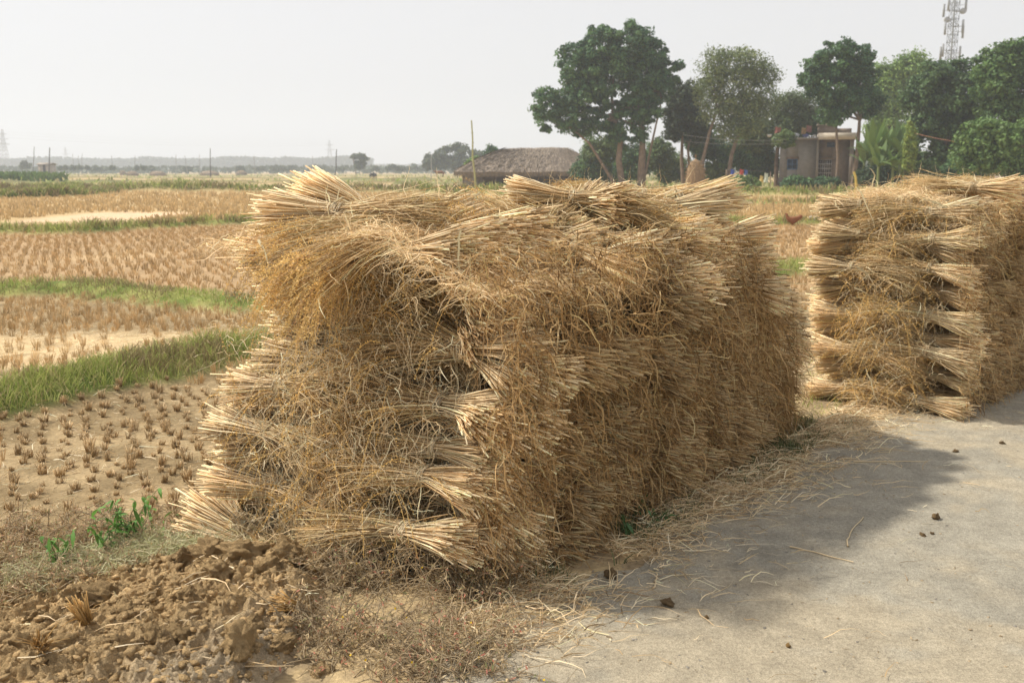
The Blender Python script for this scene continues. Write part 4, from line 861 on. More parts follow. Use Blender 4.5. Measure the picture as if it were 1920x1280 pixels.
# far tree belts
def belt(x0, x1, D, hgt, name, label, n, C):
    g = Geo(); x = U(x0, x1, n); top = hgt * (.45 + .55 * fbm(x * .010, x * 0, 7) + .35 * fbm(x * .07, x * 0 + 2, 8)) ; z = rng.random(n) ** .75 * top
    P = np.stack([x, D + U(-30, 30, n) + (1 - z / top) * -12, z], 1); g.leaves(P, rng.normal(size=(n, 3)) + [0, -.7, .5], U(2.0, 4.2, n), U(1.5, 3, n), np.array(C) * U(.7, 1.3, n, 1))
    tag(g.obj(name, M_LEAF), label, 'trees', kind='stuff')
belt(-720, -160, 1150, 17, 'distant_trees', 'hazy blue tree belt along the left horizon', 24000, (.06, .085, .05))
belt(-560, 420, 1500, 10, 'distant_trees', 'faint low trees along the horizon behind the hut', 14000, (.06, .085, .05))
belt(-330, 130, 560, 3.6, 'distant_trees', 'low broken hedge line across the far fields', 2600, (.065, .09, .05))
belt(120, 900, 400, 7, 'distant_trees', 'hazy trees behind the hut and house', 9000, (.07, .10, .05))
# ------------------------------------------------------------------ banana plants
def banana(px, py, D, h, label):
    b = at(px, py, D); b[2] = FZ; r = root('banana_plant', b, label, 'banana plant', 'banana plants beside the house'); g = Geo()
    g.tubes(np.array([[[0, 0, -.1], [.03, 0, h * .3], [0, .02, h * .55]]]), np.array([.16, .13, .09]), np.array([.22, .27, .10]), 8); g.obj('pseudostem', M_LEAF, r, True)
    n = 12; a = np.linspace(0, 6.28, n, endpoint=False) + U(-.3, .3, n); up = U(.6, 2.8, n); q = np.linspace(0, 1, 8)
    for i in range(n):
        g = Geo(); d = norm(np.array([math.cos(a[i]), math.sin(a[i]), up[i]])); L = h * U(.42, .6); P = np.array([0, .02, h * .5]) + d * (L * q)[:, None]; P[:, 2] -= L * .38 * q ** 2.5 * (1.6 - up[i] * .6)
        side = norm(np.cross(d, [0, 0, 1])); wd = .30 * np.interp(q, [0, .12, .3, .7, 1], [.06, .1, 1, .9, .05]); dr = .25 * wd
        c = np.array([.115, .185, .05]) * U(.7, 1.35); V = np.stack([P - side * wd[:, None] - np.array([0, 0, 1]) * dr[:, None], P, P + side * wd[:, None] - np.array([0, 0, 1]) * dr[:, None]], 1).reshape(-1, 3)
        ix = np.arange(24).reshape(8, 3); g.add(V, np.concatenate([np.stack([ix[:-1, k], ix[:-1, k + 1], ix[1:, k + 1], ix[1:, k]], -1) for k in (0, 1)]), None, c); g.obj('leaf', M_LEAF, r, True)
for a in ((1632, 345, 90, 6.6, 'banana plant nearest the house, tall pale leaves'), (1658, 345, 92, 6.4, 'middle banana plant of the clump'), (1684, 345, 91, 6.9, 'tallest banana plant by the vine covered post'), (1645, 345, 88, 4.6, 'shorter banana plant in front, left of centre'), (1672, 345, 88, 4.4, 'short banana plant in front, right of centre'), (1618, 345, 93, 5.2, 'banana plant closest to the dark trunk by the house'), (1694, 345, 93, 6.0, 'banana plant half behind the vine covered post'), (1650, 345, 94, 7.4, 'banana plant rising at the back of the clump')): banana(*a)
# ------------------------------------------------------------------ buildings
def K(px, D): return (px - 960) / FPX * (D * .985 + .3)
def ZZ(py, D): return float(at(960, py, D)[2])
def house():
    D = 106; X = lambda p: K(p, D); x0, xm, x1 = X(1462), X(1530), X(1592); zt = ZZ(262, D); r = root('house', ((x0 + x1) / 2, D, FZ), 'two storey bare brick house with a blue window and white grille behind the trees', 'house')
    ox = (x0 + x1) / 2; wall = (.245, .225, .20); zf = FZ
    def part(name, boxes, C, m=M_PLAIN, parent=r, lab=None):
        g = Geo()
        for (a, b, c, d, e, f) in boxes: g.box(a - ox, b - ox, c - D, d - D, e - zf, f - zf, C)
        o = g.obj(name, m, parent)
        if lab: o['label'] = lab
        return o
    w0, w1, wz0, wz1 = X(1476), X(1495), ZZ(318, D), ZZ(298, D)
    part('wall', [(x0, w0, D, D + .25, zf - .2, zt), (w1, xm, D, D + .25, zf - .2, zt), (w0, w1, D, D + .25, zf - .2, wz0), (w0, w1, D, D + .25, wz1, zt), (x0, x0 + .25, D + .25, D + 8, zf - .2, zt), (x0 + .25, x1, D + 7.8, D + 8, zf - .2, zt), (x1 - .25, x1, D + .1, D + 7.8, zf - .2, zt)], wall)
    part('plinth', [(x0 - .04, xm + .02, D - .06, D - .002, zf - .2, ZZ(334, D))], (.17, .15, .13))
    g0, g1, gz0, gz1 = X(1533), X(1556), ZZ(333, D), ZZ(299, D)
    part('wall', [(xm, g0, D + .5, D + .7, zf - .2, zt), (g1, x1 - .25, D + .5, D + .7, zf - .2, zt), (g0, g1, D + .5, D + .7, gz1, zt), (g0, g1, D + .5, D + .7, zf - .2, gz0)], (.19, .15, .12))
    part('pillar', [(xm - .12, xm + .12, D - .25, D - .003, zf, zt)], (.27, .235, .19)); part('pillar', [(x1 - .3, x1 + .1, D - .15, D + .096, zf, zt)], (.25, .215, .18))
    part('lintel', [(w0 - .1, w1 + .1, D - .08, D - .003, wz1 + .003, wz1 + .22), (g0 - .1, g1 + .5, D + .35, D + .497, gz1 + .01, gz1 + .2)], (.20, .15, .12))
    wn = part('window', [(w0, w1, D + .12, D + .16, wz0, wz1)], (.03, .05, .08)); part('window_frame', [(w0, w1, D + .04, D + .1, wz1 - .1, wz1), (w0, w1, D + .04, D + .1, wz0, wz0 + .1), (w0, w0 + .1, D + .04, D + .1, wz0 + .1, wz1 - .1), (w1 - .1, w1, D + .04, D + .1, wz0 + .1, wz1 - .1), ((w0 + w1) / 2 - .04, (w0 + w1) / 2 + .04, D + .04, D + .1, wz0 + .1, wz1 - .1), (w0 + .1, w1 - .1, D + .05, D + .09, (wz0 + wz1) / 2 - .03, (wz0 + wz1) / 2 + .03)], (.08, .16, .30), parent=wn)
    gr = part('grille', [(g0, g1, D + .62, D + .66, gz0, gz1)], (.06, .05, .045)); bars = [(g0 + (g1 - g0) * t / 6 - .02, g0 + (g1 - g0) * t / 6 + .02, D + .52, D + .56, gz0, gz1) for t in range(7)] + [(g0, g1, D + .565, D + .59, gz0 + (gz1 - gz0) * t / 4 - .03, gz0 + (gz1 - gz0) * t / 4 + .03) for t in range(5)]
    part('grille_bars', bars, (.62, .60, .58), parent=gr)
    part('window', [(X(1546), X(1560), D + .46, D + .497, ZZ(276, D), ZZ(262, D) - .25)], (.05, .08, .15))
    part('roof', [(x0 - .4, xm + .0, D - .5, D + 8.3, zt + .003, zt + .22)], (.30, .27, .24)); part('ledge', [(xm + .003, x1 + .3, D - .7, D + 8.3, zt + .003, ZZ(252, D) + .12)], (.62, .55, .45))
    part('roof_room', [(X(1530), X(1560), D + 1.5, D + 5, ZZ(252, D) + .125, ZZ(234, D)), (X(1560) + .003, X(1590), D + 1.9, D + 5, ZZ(252, D) + .125, ZZ(240, D))], (.24, .19, .15)); part('roof_slab', [(X(1528), X(1562), D + 1.2, D + 5.3, ZZ(234, D) + .003, ZZ(234, D) + .16)], (.40, .34, .28))
    r.rotation_euler = (0, 0, -math.atan2(ox, D) * .9); return r
house()
def cloth(px0, px1, py0, py1, D, C, name, label, cat='cloth', group=None):
    g = Geo(); n = 9; u = np.linspace(0, 1, n); A, B = np.meshgrid(u, u); c = at((px0 + px1) / 2, (py0 + py1) / 2, D); wd = (px1 - px0) / FPX * D; ht = (py1 - py0) / FPX * D
    P = np.stack([(A - .5) * wd * (1 - .15 * B), .12 * np.sin(A * 9 + B * 2) * B, (.5 - B) * ht + .06 * np.sin(A * 7)], -1).reshape(-1, 3); ix = np.arange(n * n).reshape(n, n)
    Q = np.stack([ix[:-1, :-1], ix[:-1, 1:], ix[1:, 1:], ix[1:, :-1]], -1).reshape(-1, 4); g.add(P, Q, None, C); g.add(P + [0, .02, 0], Q[:, ::-1], None, C)
    o = g.obj(name, M_PLAIN, None, True, [float(v) for v in c]); return tag(o, label, cat, group)
cloth(1453, 1464, 239, 251, 103, (.30, .12, .10), 'red_cloth', 'bright red cloth on the tree trunk left of the house'); cloth(1512, 1522, 236, 248, 107, (.28, .14, .12), 'red_cloth', 'red cloth hanging on the house roof')
cloth(1503, 1511, 240, 252, 107, (.36, .24, .12), 'orange_cloth', 'orange cloth on the house roof beside the red one')
def sack(px, py, D, r, C, name, label, cat, gp=None, flat=.7):
    me = lump_mesh(name, 1.0, int(px), M_PLAIN, C, sub=3, rough=.25); c = at(px, py, D); o = link(name, me, None, [float(v) for v in c]); k = r / FPX * D; o.scale = (k, k * .8, k * flat); return tag(o, label, cat, gp)
ZR = ZZ(262, 107) + .25
for px, r_, C, lb in ((1483, 6, (.55, .57, .60), 'grey white bundle on the house roof'), (1492, 7, (.60, .62, .65), 'taller pale bundle on the house roof'), (1511, 6, (.12, .14, .30), 'blue tub on the house roof'), (1443, 5, (.62, .60, .56), 'white bundle at the left end of the roof line'), (1527, 4, (.65, .62, .55), 'pale pot at the corner of the roof room')):
    o = sack(px, 256, 107, r_, C, 'roof_bundle', lb, 'bundle', 'things kept on the house roof')
    o.location.z = ZR + r_ / FPX * 107 * .55; 
for a in ((1370, 1377, 318, 329, (.05, .10, .40), 'blue'), (1379, 1386, 321, 331, (.60, .62, .55), 'white'), (1387, 1394, 318, 328, (.50, .10, .09), 'red'), (1396, 1402, 319, 329, (.08, .14, .40), 'dark blue'), (1425, 1431, 330, 341, (.70, .55, .20), 'yellow'), (1433, 1440, 325, 342, (.62, .70, .60), 'pale green'), (1384, 1400, 334, 343, (.50, .20, .17), 'dull red')):
    cloth(*a[:4], 104, a[4], 'washing', a[5] + ' piece of washing hung between the slanting trunks and the house', 'washing', 'washing hung out left of the house')
g = Geo(); g.bars([(at(1362, 318, 104.2), at(1445, 322, 104.2))], .02, (.2, .2, .2)); g.bars([(at(1362, 318, 104.2) * [1, 1, 0] + [0, 0, FZ - .1], at(1362, 318, 104.2)), (at(1445, 322, 104.2) * [1, 1, 0] + [0, 0, FZ - .1], at(1445, 322, 104.2))], .05, (.25, .19, .13))
tag(g.obj('washing_line', M_PLAIN), 'washing line on two posts left of the house', 'washing line')
# round straw pile, right hand shed
def pile(px, py0, py1, D, rpx, label, name='straw_pile', C=(.42, .28, .14), cat='straw pile', gp=None):
    g = Geo(); k = D / FPX; h = (py1 - py0) * k; n = 20; m = 10; b = at(px, py1, D); b[2] = FZ; V = []
    for i in range(m + 1):
        t = i / m; r_ = rpx * k * (math.sqrt(max(0, 1 - (max(0, t - .25) / .75) ** 2.2)) * (1 - .12 * abs(.4 - t)))
        for j_ in range(n): a = j_ / n * 6.283; rr = r_ * (1 + .07 * math.sin(a * 3 + t * 4) + U(-.04, .04)); V.append((rr * math.cos(a), rr * math.sin(a), h * t))
    V = np.array(V); ix = np.arange((m + 1) * n).reshape(m + 1, n); nx_ = np.roll(ix, -1, 1); g.add(V, np.stack([ix[:-1], nx_[:-1], nx_[1:], ix[1:]], -1).reshape(-1, 4), None, C)
    q = 500; i = rng.integers(n, len(V), q); P = V[i] * 1.01; g.ribbons(np.stack([P, P + norm(P * [1, 1, .4] - [0, 0, 1.2]) * .25 + rng.normal(0, .08, (q, 3))], 1), np.array([.05, .02]) * max(1, D / 110), np.array(C) * U(.7, 1.4, q, 1))
    return tag(g.obj(name, M_CORE, None, True, [float(v) for v in b]), label, cat, gp)
pile(1303, 290, 348, 104, 18, 'tall round brown straw pile under the trees', C=(.27, .18, .095)); pile(1362, 328, 350, 104, 20, 'low brown straw heap left of the washing')
for px, py, rp, D, lb in ((60, 323, 11, 300, 'brown straw heap in front of the small brick shed'), (8, 319, 12, 330, 'straw heap at the left edge of the horizon'), (100, 317, 7, 320, 'low heap right of the small brick shed'), (248, 321, 10, 340, 'dark low heap in the middle of the left horizon'), (295, 319, 14, 340, 'long low straw heap right of the dark one'), (392, 317, 16, 360, 'wide flat heap by the tall leaning pole'), (230, 318, 5, 380, 'small heap left of the dark one'), (452, 316, 9, 380, 'low heap near the left edge of the near stack')):
    pile(px, py - 7, py + 2, D, rp, lb, 'straw_heap', (.30, .22, .15), 'straw heap', 'straw heaps on the left horizon')
def shed(px0, px1, D, z1, z2, dep, label, C, CR, name='shed', hip=False, over=.4):
    x0, x1 = K(px0, D), K(px1, D); cx = (x0 + x1) / 2; r = root(name, (cx, D, FZ), label, name.split('_')[-1]); hw = (x1 - x0) / 2; h1, h2 = z1 - FZ, z2 - FZ
    g = Geo(); g.box(-hw, -hw + .2, 0, dep, -.2, h1, C); g.box(hw - .2, hw, 0, dep, -.2, h1, C); g.box(-hw + .2, hw - .2, dep - .2, dep, -.2, h1, C); g.box(-hw + .2, -hw * .2, 0, .2, -.2, h1, C); g.box(hw * .25, hw - .2, 0, .2, -.2, h1, C); g.obj('wall', M_PLAIN, r)
    g = Geo(); g.box(-hw * .2, hw * .25, .1, .18, -.2, h1, (.05, .05, .05)); g.obj('door', M_PLAIN, r)
    g = Geo(); a, b = -hw - over, hw + over; ym = dep / 2
    V = [(a, -over, h1), (b, -over, h1), (b, ym, h2), (a, ym, h2), (b, dep + over, h1), (a, dep + over, h1)]; V += [(p, q, s_ + .15) for p, q, s_ in V]
    g.add(V, [(0, 3, 2, 1), (3, 5, 4, 2), (6, 7, 8, 9), (9, 8, 10, 11), (0, 1, 7, 6), (5, 11, 10, 4), (1, 2, 8, 7), (2, 4, 10, 8), (0, 6, 9, 3), (3, 9, 11, 5)], None, CR); g.obj('roof', M_CORE if hip else M_PLAIN, r); return r
shed(72, 94, 300, ZZ(309, 300), ZZ(306, 300), 4, 'small pale brick shed with dark doorway on the left horizon', (.38, .32, .27), (.33, .28, .23), 'brick_shed')
shed(1700, 1770, 100, ZZ(312, 100), ZZ(296, 100), 6, 'low cottage with weathered tiled roof between banana plants and dark tree', (.30, .24, .19), (.33, .22, .16), 'cottage')
shed(1890, 1990, 105, ZZ(312, 105), ZZ(298, 105), 6, 'low tiled cottage at the right edge behind the far stack', (.30, .24, .19), (.33, .25, .19), 'cottage')
# thatched hut
def hut():
    D = 132; X = lambda p: K(p, D) ; x0, x1 = X(868), X(1110); r = root('thatched_hut', ((x0 + x1) / 2, D, FZ), 'long open sided hut with a brown thatched hip roof behind the near stack', 'hut'); ox = (x0 + x1) / 2; hw = (x1 - x0) / 2; dep = 9.0
    ze = ZZ(322, D) - FZ; zr = ZZ(276, D) - FZ
    g = Geo(); nU, nV = 46, 12
    def slope(P0, P1, Q0, Q1):
        u = np.linspace(0, 1, nU)[None, :, None]; v = np.linspace(0, 1, nV)[:, None, None]
        P = ((1 - v) * ((1 - u) * np.array(P0) + u * np.array(P1)) + v * ((1 - u) * np.array(Q0) + u * np.array(Q1))); vv = v[..., 0] * np.ones((1, nU)); P[:, :, 2] += .28 * np.sin(vv * math.pi) + (vn(P[:, :, 0] * 1.2, P[:, :, 1] * 1.2 + P[:, :, 2], 5) - .5) * .22; P = P.reshape(-1, 3)
        ix = np.arange(nU * nV).reshape(nV, nU); Q = np.stack([ix[:-1, :-1], ix[:-1, 1:], ix[1:, 1:], ix[1:, :-1]], -1).reshape(-1, 4)
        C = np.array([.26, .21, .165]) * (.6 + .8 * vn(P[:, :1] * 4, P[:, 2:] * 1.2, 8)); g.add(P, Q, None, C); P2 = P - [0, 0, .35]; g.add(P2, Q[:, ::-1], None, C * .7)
        g.add(np.concatenate([P[:nU], P2[:nU]]), [(i, i + nU, i + nU + 1, i + 1) for i in range(nU - 1)], None, (.20, .15, .10))
    o = 1.1; a, b = -hw - o, hw + o; rx0, rx1 = X(952) - ox, hw - 3.0; ym = dep / 2
    slope((a, -o, ze), (b, -o, ze), (rx0, ym, zr), (rx1, ym, zr)); slope((b, dep + o, ze), (a, dep + o, ze), (rx1, ym, zr), (rx0, ym, zr))
    slope((a, dep + o, ze), (a, -o, ze), (rx0, ym, zr), (rx0 + .01, ym, zr)); slope((b, -o, ze), (b, dep + o, ze), (rx1, ym, zr), (rx1 + .01, ym, zr))
    n = 900; px_ = U(a, b, n); g.ribbons(np.stack([np.stack([px_, np.full(n, -o - .02), ze - .15 + U(0, .1, n)], 1), np.stack([px_ + U(-.1, .1, n), np.full(n, -o - .1), ze - .45 - U(0, .25, n)], 1)], 1), np.array([.07, .03]), np.array([.20, .15, .10]) * U(.6, 1.3, n, 1), ref=(0, 1, 0)); g.obj('roof', M_CORE, r)
    g2 = Geo(); n = 3600; u = rng.random(n); v = rng.random(n) ** .8 * .97; le = rng.random(n) < .3
    A0 = np.where(le[:, None], np.array([a, dep + o, ze]), np.array([a, -o, ze])); A1 = np.where(le[:, None], np.array([a, -o, ze]), np.array([b, -o, ze])); B0 = np.where(le[:, None], np.array([rx0, ym, zr]), np.array([rx0, ym, zr])); B1 = np.where(le[:, None], np.array([rx0, ym, zr]), np.array([rx1, ym, zr]))
    L_ = A0 + (A1 - A0) * u[:, None]; T_ = B0 + (B1 - B0) * u[:, None]; P = L_ + (T_ - L_) * v[:, None] + np.array([0, 0, 1]) * (.16 + .28 * np.sin(v * math.pi))[:, None]; dn = norm(L_ - T_); g2.ribbons(np.stack([P, P + dn * U(.3, .8, n)[:, None] + rng.normal(0, .05, (n, 3))], 1), np.array([.09, .03]), np.array([.27, .22, .17]) * U(.5, 1.35, n, 1), ref=(0, .3, 1)); g2.obj('thatch', M_CORE, r)
    for t in np.linspace(-hw, hw, 9):
        g = Geo(); g.tubes(np.array([[[t, .1, -.1], [t + .05, .1, ze / 2], [t, .1, ze + .1]]]), .11, np.array([.17, .13, .10]), 6); g.obj('post', M_BARK, r, True)
    g = Geo(); g.box(-hw + .1, -hw + 2.6, .5, .65, -.1, ze * .93, (.38, .34, .30)); g.box(-hw, hw, dep - .6, dep - .4, -.1, ze, (.22, .17, .12)); g.obj('wall', M_PLAIN, r)
hut()
# ------------------------------------------------------------------ poles, pylons, mast, wires
def pole(px0, py0, px1, py1, D, r_, C, name, label, cat='pole', gp=None):
    a, b = at(px0, py0, D), at(px1, py1, D); t = (FZ - .2 - a[2]) / (b[2] - a[2]); a = a + (b - a) * t; n = 6; q = np.linspace(0, 1, n)[:, None]
    P = a + (b - a) * q; P[1:-1] += rng.normal(0, r_ * .6, (n - 2, 3)); g = Geo(); g.tubes((P - a)[None], r_ * np.linspace(1.1, .7, n), np.array(C), 8, False)
    for k in range(1, 9): c = a + (b - a) * k / 9.3 - a; g.tubes(np.array([[c - (b - a) * .002, c + (b - a) * .002]]), r_ * 1.18, np.array(C) * .7, 8)
    return tag(g.obj(name, M_PLAIN, None, True, [float(v) for v in a]), label, cat, gp)
pole(893, 362, 884, 226, 58, .055, (.36, .36, .19), 'bamboo_pole', 'tall leaning bamboo pole in front of the thatched hut')
pole(1603, 345, 1601, 322, 60, .09, (.55, .42, .12), 'bamboo_pole', 'short yellow green bamboo stake above the far stack')
for i, (a, b, c, d, D, r_, lb) in enumerate([(92, 318, 93, 277, 260, .16, 'thick dark pole behind the small brick shed'), (62, 318, 64, 275, 280, .10, 'crooked dark pole left of the small brick shed'), (629, 328, 631, 280, 200, .11, 'dark pole left of the arch shaped tree'), (394, 321, 394, 278, 240, .11, 'straight dark pole in the middle of the left horizon'), (809, 318, 809, 291, 250, .10, 'pale grey pole before the round grove')]):
    pole(a, b, c, d, D, r_, (.10, .095, .09) if i < 4 else (.35, .34, .33), 'pole', lb)
for (a, b, c, d) in [(138, 315, 136, 289), (147, 315, 147, 292), (153, 316, 154, 288), (211, 315, 209, 292), (253, 315, 253, 292), (330, 315, 330, 290), (350, 316, 346, 292), (374, 316, 374, 290), (478, 316, 476, 292), (586, 315, 586, 293)]:
    pole(a, b, c, d, 420, .13, (.25, .25, .25), 'pole', 'thin hazy pole on the left horizon', gp='thin poles on the left horizon')
def lattice_tower(px, D, ptop, wb, wt, n, r_, name, label, cat, arms=(), C=(.33, .34, .35)):
    b = at(px, 318, D); b[2] = FZ; H = ZZ(ptop, D) - FZ; r = root(name, b, label, cat); g = Geo(); prs = []
    def w(t): return wb * (1 - t) ** 1.3 + wt * (1 - (1 - t) ** 1.3)
    lv = np.linspace(0, 1, n + 1)
    def cs(t): h_ = w(t) / 2; return [np.array([sx * h_, sy * h_, H * t]) for sx, sy in ((-1, -1), (1, -1), (1, 1), (-1, 1))]
    for t0, t1 in zip(lv[:-1], lv[1:]):
        A, B = cs(t0), cs(t1)
        for i in range(4): prs += [(A[i], B[i]), (A[i], B[(i + 1) % 4]), (B[i], B[(i + 1) % 4])]
        if (t0 * n) % 2 < 1: prs += [(A[(i + 1) % 4], B[i]) for i in range(4)]
    g.bars(prs, r_, C); g.obj('lattice', M_METAL, r)
    for t, L in arms:
        g = Geo(); z = H * t; g.bars([((-L, 0, z), (0, -w(t) / 2, z + L * .12)), ((-L, 0, z), (0, w(t) / 2, z - L * .12)), ((L, 0, z), (0, -w(t) / 2, z + L * .12)), ((L, 0, z), (0, w(t) / 2, z - L * .12)), ((-L, 0, z), (L, 0, z))], r_, C); g.obj('cross_arm', M_METAL, r)
    return r, H
lattice_tower(10, 900, 243, 9, 1.3, 12, .13, 'pylon', 'tall hazy power pylon at the left edge', 'pylon', ((.66, 6), (.78, 5), (.90, 4)))
lattice_tower(619, 1200, 263, 9, 1.2, 10, .13, 'pylon', 'faint power pylon above the left part of the near stack', 'pylon', ((.70, 6), (.85, 5)))
lattice_tower(125, 1500, 276, 8, 1.2, 9, .14, 'pylon', 'faintest distant power pylon left of centre', 'pylon', ((.72, 6), (.88, 4)))
mast, MH = lattice_tower(1768, 180, -40, 1.9, 1.2, 26, .036, 'phone_mast', 'lattice phone mast with antennas rising behind the dark tree', 'mast', C=(.17, .18, .18))
for py, sx, kind in [(10, -1, 'p'), (10, 1, 'p'), (22, 1, 'd'), (38, -1, 'd'), (55, -1, 'p'), (60, 1, 'p'), (50, 1, 'p'), (100, -1, 'p'), (100, 1, 'p'), (95, -1, 'p'), (-15, 1, 'p'), (20, -1, 'p')]:
    z = ZZ(py, 180) - FZ; g = Geo(); xx = sx * U(1.2, 2.0); yy = U(-1.3, .2)
    if kind == 'p': g.box(xx - .16, xx + .16, yy - .1, yy + .1, z - 1.1, z + 1.1, (.30, .31, .32)); g.bars([((0, 0, z), (xx, yy, z))], .05, (.3, .3, .3)); g.obj('antenna', M_METAL, mast)
    else:
        a = np.arange(16) / 16 * 6.283; ring = np.stack([xx + .5 * np.cos(a), np.full(16, yy - .5), z + .5 * np.sin(a)], 1); V = np.concatenate([ring, ring + [0, .45, 0], [[xx, yy - .38, z], [xx, yy, z]]]); g.add(V, [(i, (i + 1) % 16, 16 + (i + 1) % 16, 16 + i) for i in range(16)], [(i, 32, (i + 1) % 16) for i in range(16)] + [(16 + i, 16 + (i + 1) % 16, 33) for i in range(16)], (.36, .37, .38)); g.bars([((0, 0, z), (xx, yy, z))], .06, (.3, .3, .3)); g.obj('dish', M_METAL, mast)
g = Geo(); g.bars([((0, 0, 0), (0, 0, MH))], .13, (.28, .29, .29), 6); g.obj('cable_run', M_METAL, mast)
def wire(P0, P1, sag, r_, C, label, name='power_line', gp=None):
    q = np.linspace(0, 1, 24)[:, None]; P0 = np.array(P0); P1 = np.array(P1); P = P0 + (P1 - P0) * q; P[:, 2] -= (4 * sag * q * (1 - q))[:, 0]; g = Geo(); g.tubes((P - P0)[None], r_, np.array(C), 4)
    tag(g.obj(name, M_PLAIN, None, False, [float(v) for v in P0]), label, 'power line', gp)
wire(at(1280, 253, 94), at(1475, 262, 98), .25, .012, (.3, .3, .3), 'upper thin wire across the trunks left of the house', gp='thin wires left of the house'); wire(at(1280, 265, 94), at(1475, 268, 98), .2, .012, (.3, .3, .3), 'lower thin wire across the trunks left of the house', gp='thin wires left of the house')
wire(at(1708, 248, 86), at(1990, 272, 74), .5, .022, (.40, .20, .13), 'reddish wire running right from the vine covered post')
for k, (z1, z2) in enumerate(((252, 268), (258, 272), (247, 263))):
    wire(at(10, z1, 900), at(619, z2, 1200), 4, .05, (.4, .4, .4), ['highest', 'middle', 'lowest'][[1, 2, 0][k]] + ' faint cable strung between the two left pylons')
# ------------------------------------------------------------------ animals
def cow_mesh(name, C, headlow=False):
    J = [(0, 0, 1.0), (.45, 0, 1.02), (-.45, 0, 1.0), (-.78, 0, 1.02), (.72, 0, 1.05), (.95, 0, 1.18 if not headlow else .85), (1.15, 0, 1.28 if not headlow else .5), (1.42, 0, 1.12 if not headlow else .22)]
    Rr = [.33, .30, .33, .24, .26, .17, .14, .08]; E = [(0, 1), (1, 4), (4, 5), (5, 6), (6, 7), (0, 2), (2, 3)]
    for sx, par in ((.62, 4), (-.70, 3)):
        for sy in (.17, -.17):
            i = len(J); f = -1 if sx < 0 else 1
            J += [(sx, sy, .72), (sx + (.06 if f > 0 else .10), sy, .42), (sx + (.0 if f > 0 else -.06), sy, .10), (sx + .04, sy, .0)]; Rr += [.13, .07, .045, .06]; E += [(par, i), (i, i + 1), (i + 1, i + 2), (i + 2, i + 3)]
    i = len(J); J += [(-1.0, 0, .9), (-1.03, 0, .45)]; Rr += [.03, .035]; E += [(3, i), (i, i + 1)]
    i = len(J); J += [(1.14, .18, 1.36 if not headlow else .60), (1.14, -.18, 1.36 if not headlow else .60)]; Rr += [.03, .03]; E += [(6, i), (6, i + 1)]
    me = bpy.data.meshes.new(name); me.from_pydata(J, E, []); o = link(name, me); md = o.modifiers.new('s', 'SKIN'); 
    for v, r_ in zip(me.skin_vertices[0].data if len(me.skin_vertices) else [], Rr): v.radius = (r_, r_)
    if not len(me.skin_vertices):
        bpy.context.view_layer.objects.active = o
    return o, Rr
def animal(name, J, Rr, E, C, loc, rot, scale, label, cat, gp=None):
    import bmesh
    me = bpy.data.meshes.new(name + '_s'); me.from_pydata(J, E, []); bm = bmesh.new(); bm.from_mesh(me); lay = bm.verts.layers.skin.verify(); bm.verts.ensure_lookup_table()
    for i, r_ in enumerate(Rr): bm.verts[i][lay].radius = (r_, r_); bm.verts[i][lay].use_root = (i == 0)
    bm.to_mesh(me); bm.free(); t = bpy.data.objects.new('tmp', me); sc.collection.objects.link(t); t.modifiers.new('k', 'SKIN'); sb = t.modifiers.new('u', 'SUBSURF'); sb.levels = 2; sb.render_levels = 2
    dg = bpy.context.evaluated_depsgraph_get(); out = bpy.data.meshes.new_from_object(t.evaluated_get(dg)); bpy.data.objects.remove(t)
    ca = out.color_attributes.get('Col') or out.color_attributes.new('Col', 'FLOAT_COLOR', 'POINT'); ca.data.foreach_set('color', np.tile([*C, 1], len(out.vertices)).astype(np.float32)); out.materials.clear(); out.materials.append(M_PLAIN)
    out.polygons.foreach_set('use_smooth', np.ones(len(out.polygons), bool)); o = link(name, out, None, [float(v) for v in loc]); o.rotation_euler = (0, 0, rot); o.scale = (scale,) * 3; return tag(o, label, cat, gp)
def cow(px, D, rot, C, label, low=False, s=1.0, gp=None, lie=False):
    h = 0 if not low else 1
    J = [(0, 0, 1.0), (.45, 0, 1.02), (-.45, 0, 1.0), (-.78, 0, 1.02), (.72, 0, 1.05), (.95, 0, (1.18, .85)[h]), (1.15, 0, (1.28, .5)[h]), (1.42, 0, (1.12, .22)[h])]; Rr = [.33, .30, .33, .24, .26, .17, .14, .08]; E = [(0, 1), (1, 4), (4, 5), (5, 6), (6, 7), (0, 2), (2, 3)]
    for sx, par in ((.62, 4), (-.70, 3)):
        for sy in (.17, -.17):
            i = len(J); f = sx > 0; J += [(sx, sy, .72), (sx + (.06 if f else .10), sy, .42), (sx + (.0 if f else -.06), sy, .10), (sx + .04, sy, .0)]; Rr += [.13, .07, .045, .06]; E += [(par, i), (i, i + 1), (i + 1, i + 2), (i + 2, i + 3)]
    i = len(J); J += [(-1.0, 0, .9), (-1.03, 0, .45)]; Rr += [.03, .035]; E += [(3, i), (i, i + 1)]
    i = len(J); J += [(1.12, .2, (1.38, .62)[h]), (1.12, -.2, (1.38, .62)[h])]; Rr += [.03, .03]; E += [(6, i), (6, i + 1)]
    x = K(px, D); return animal('cow', J, Rr, E, C, (x, D, float(zg(np.array([x]), np.array([D]))[0])), rot, s, label, 'cow', gp)
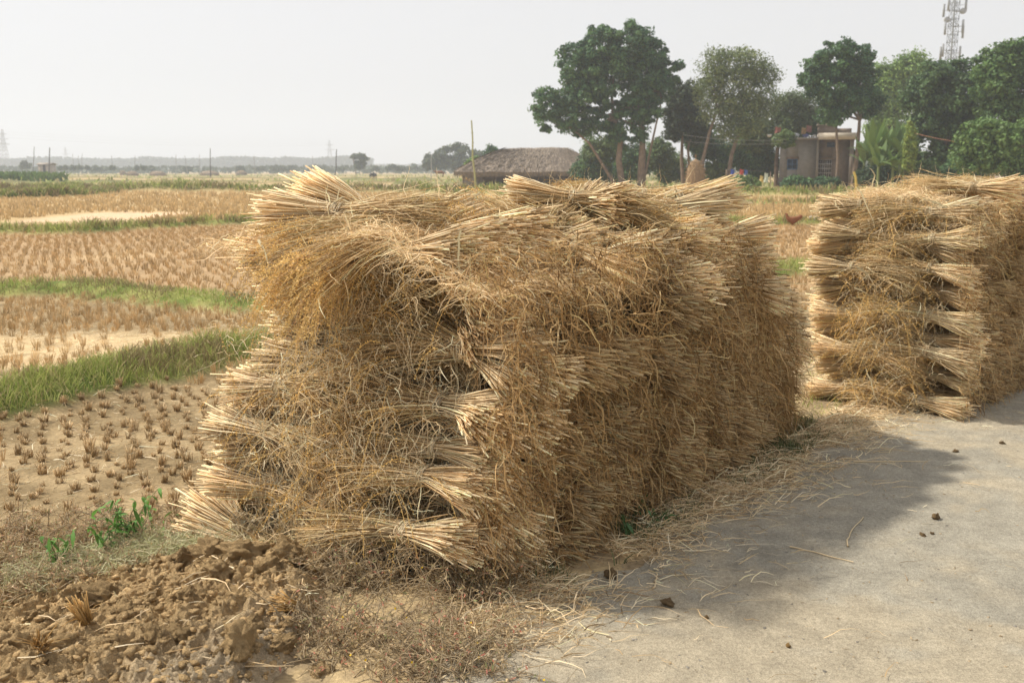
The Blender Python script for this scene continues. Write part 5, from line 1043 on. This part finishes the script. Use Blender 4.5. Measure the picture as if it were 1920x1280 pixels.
cow(825, 205, math.pi, (.22, .10, .055), 'red brown cow standing in the field left of the thatched hut')
cow(697, 235, 1.2, (.03, .028, .028), 'black cow facing away in the field, left one of two', gp='black cows in the field'); cow(703, 236, 2.0, (.03, .028, .028), 'black cow in the field, right one of two', gp='black cows in the field')
x, y = gnd(1487, 425, FZ); HJ = [(0, 0, .16), (.12, 0, .17), (-.14, 0, .20), (.19, 0, .25), (.21, 0, .34), (.27, 0, .345), (-.26, 0, .30), (.02, .04, .05), (.02, -.04, .05), (.03, .04, 0), (.03, -.04, 0), (.07, .04, 0), (.07, -.04, 0)]
animal('hen', HJ, [.10, .09, .08, .05, .035, .012, .05, .02, .02, .012, .012, .01, .01], [(0, 1), (0, 2), (1, 3), (3, 4), (4, 5), (2, 6), (0, 7), (0, 8), (7, 9), (8, 10), (9, 11), (10, 12)], (.24, .10, .05), (x, y, float(zg(np.array([x]), np.array([y]))[0])), math.pi, 1.25, 'red brown hen in the field seen through the gap between the stacks', 'hen')
for i, (px, lb) in enumerate(((1522, 'white crumpled sack lying in the field left of the far stack'), (1536, 'grey crumpled sack touching the far stack outline'))):
    x, y = gnd(px, 414, FZ); o = sack(px, 409, y, 9, [(.72, .72, .74), (.45, .46, .52)][i], 'crumpled_sack', lb, 'sack'); o.location = (x, y, float(zg(np.array([x]), np.array([y]))[0]) + .1)
# ------------------------------------------------------------------ haze
g = Geo(); g.box(-2600, 2600, -2500, 2700, -3, 120, (1, 1, 1))
hz = g.obj('haze', M_PLAIN); hm = bpy.data.materials.new('haze_air'); hm.use_nodes = True; t = hm.node_tree; t.nodes.clear(); out = t.nodes.new('ShaderNodeOutputMaterial'); pv = t.nodes.new('ShaderNodeVolumePrincipled')
pv.inputs['Color'].default_value = (.80, .87, .97, 1); pv.inputs['Density'].default_value = .00075; pv.inputs['Anisotropy'].default_value = .2; t.links.new(pv.outputs[0], out.inputs['Volume'])
hz.data.materials.clear(); hz.data.materials.append(hm); tag(hz, 'thin pale haze over the fields', 'haze', kind='stuff')
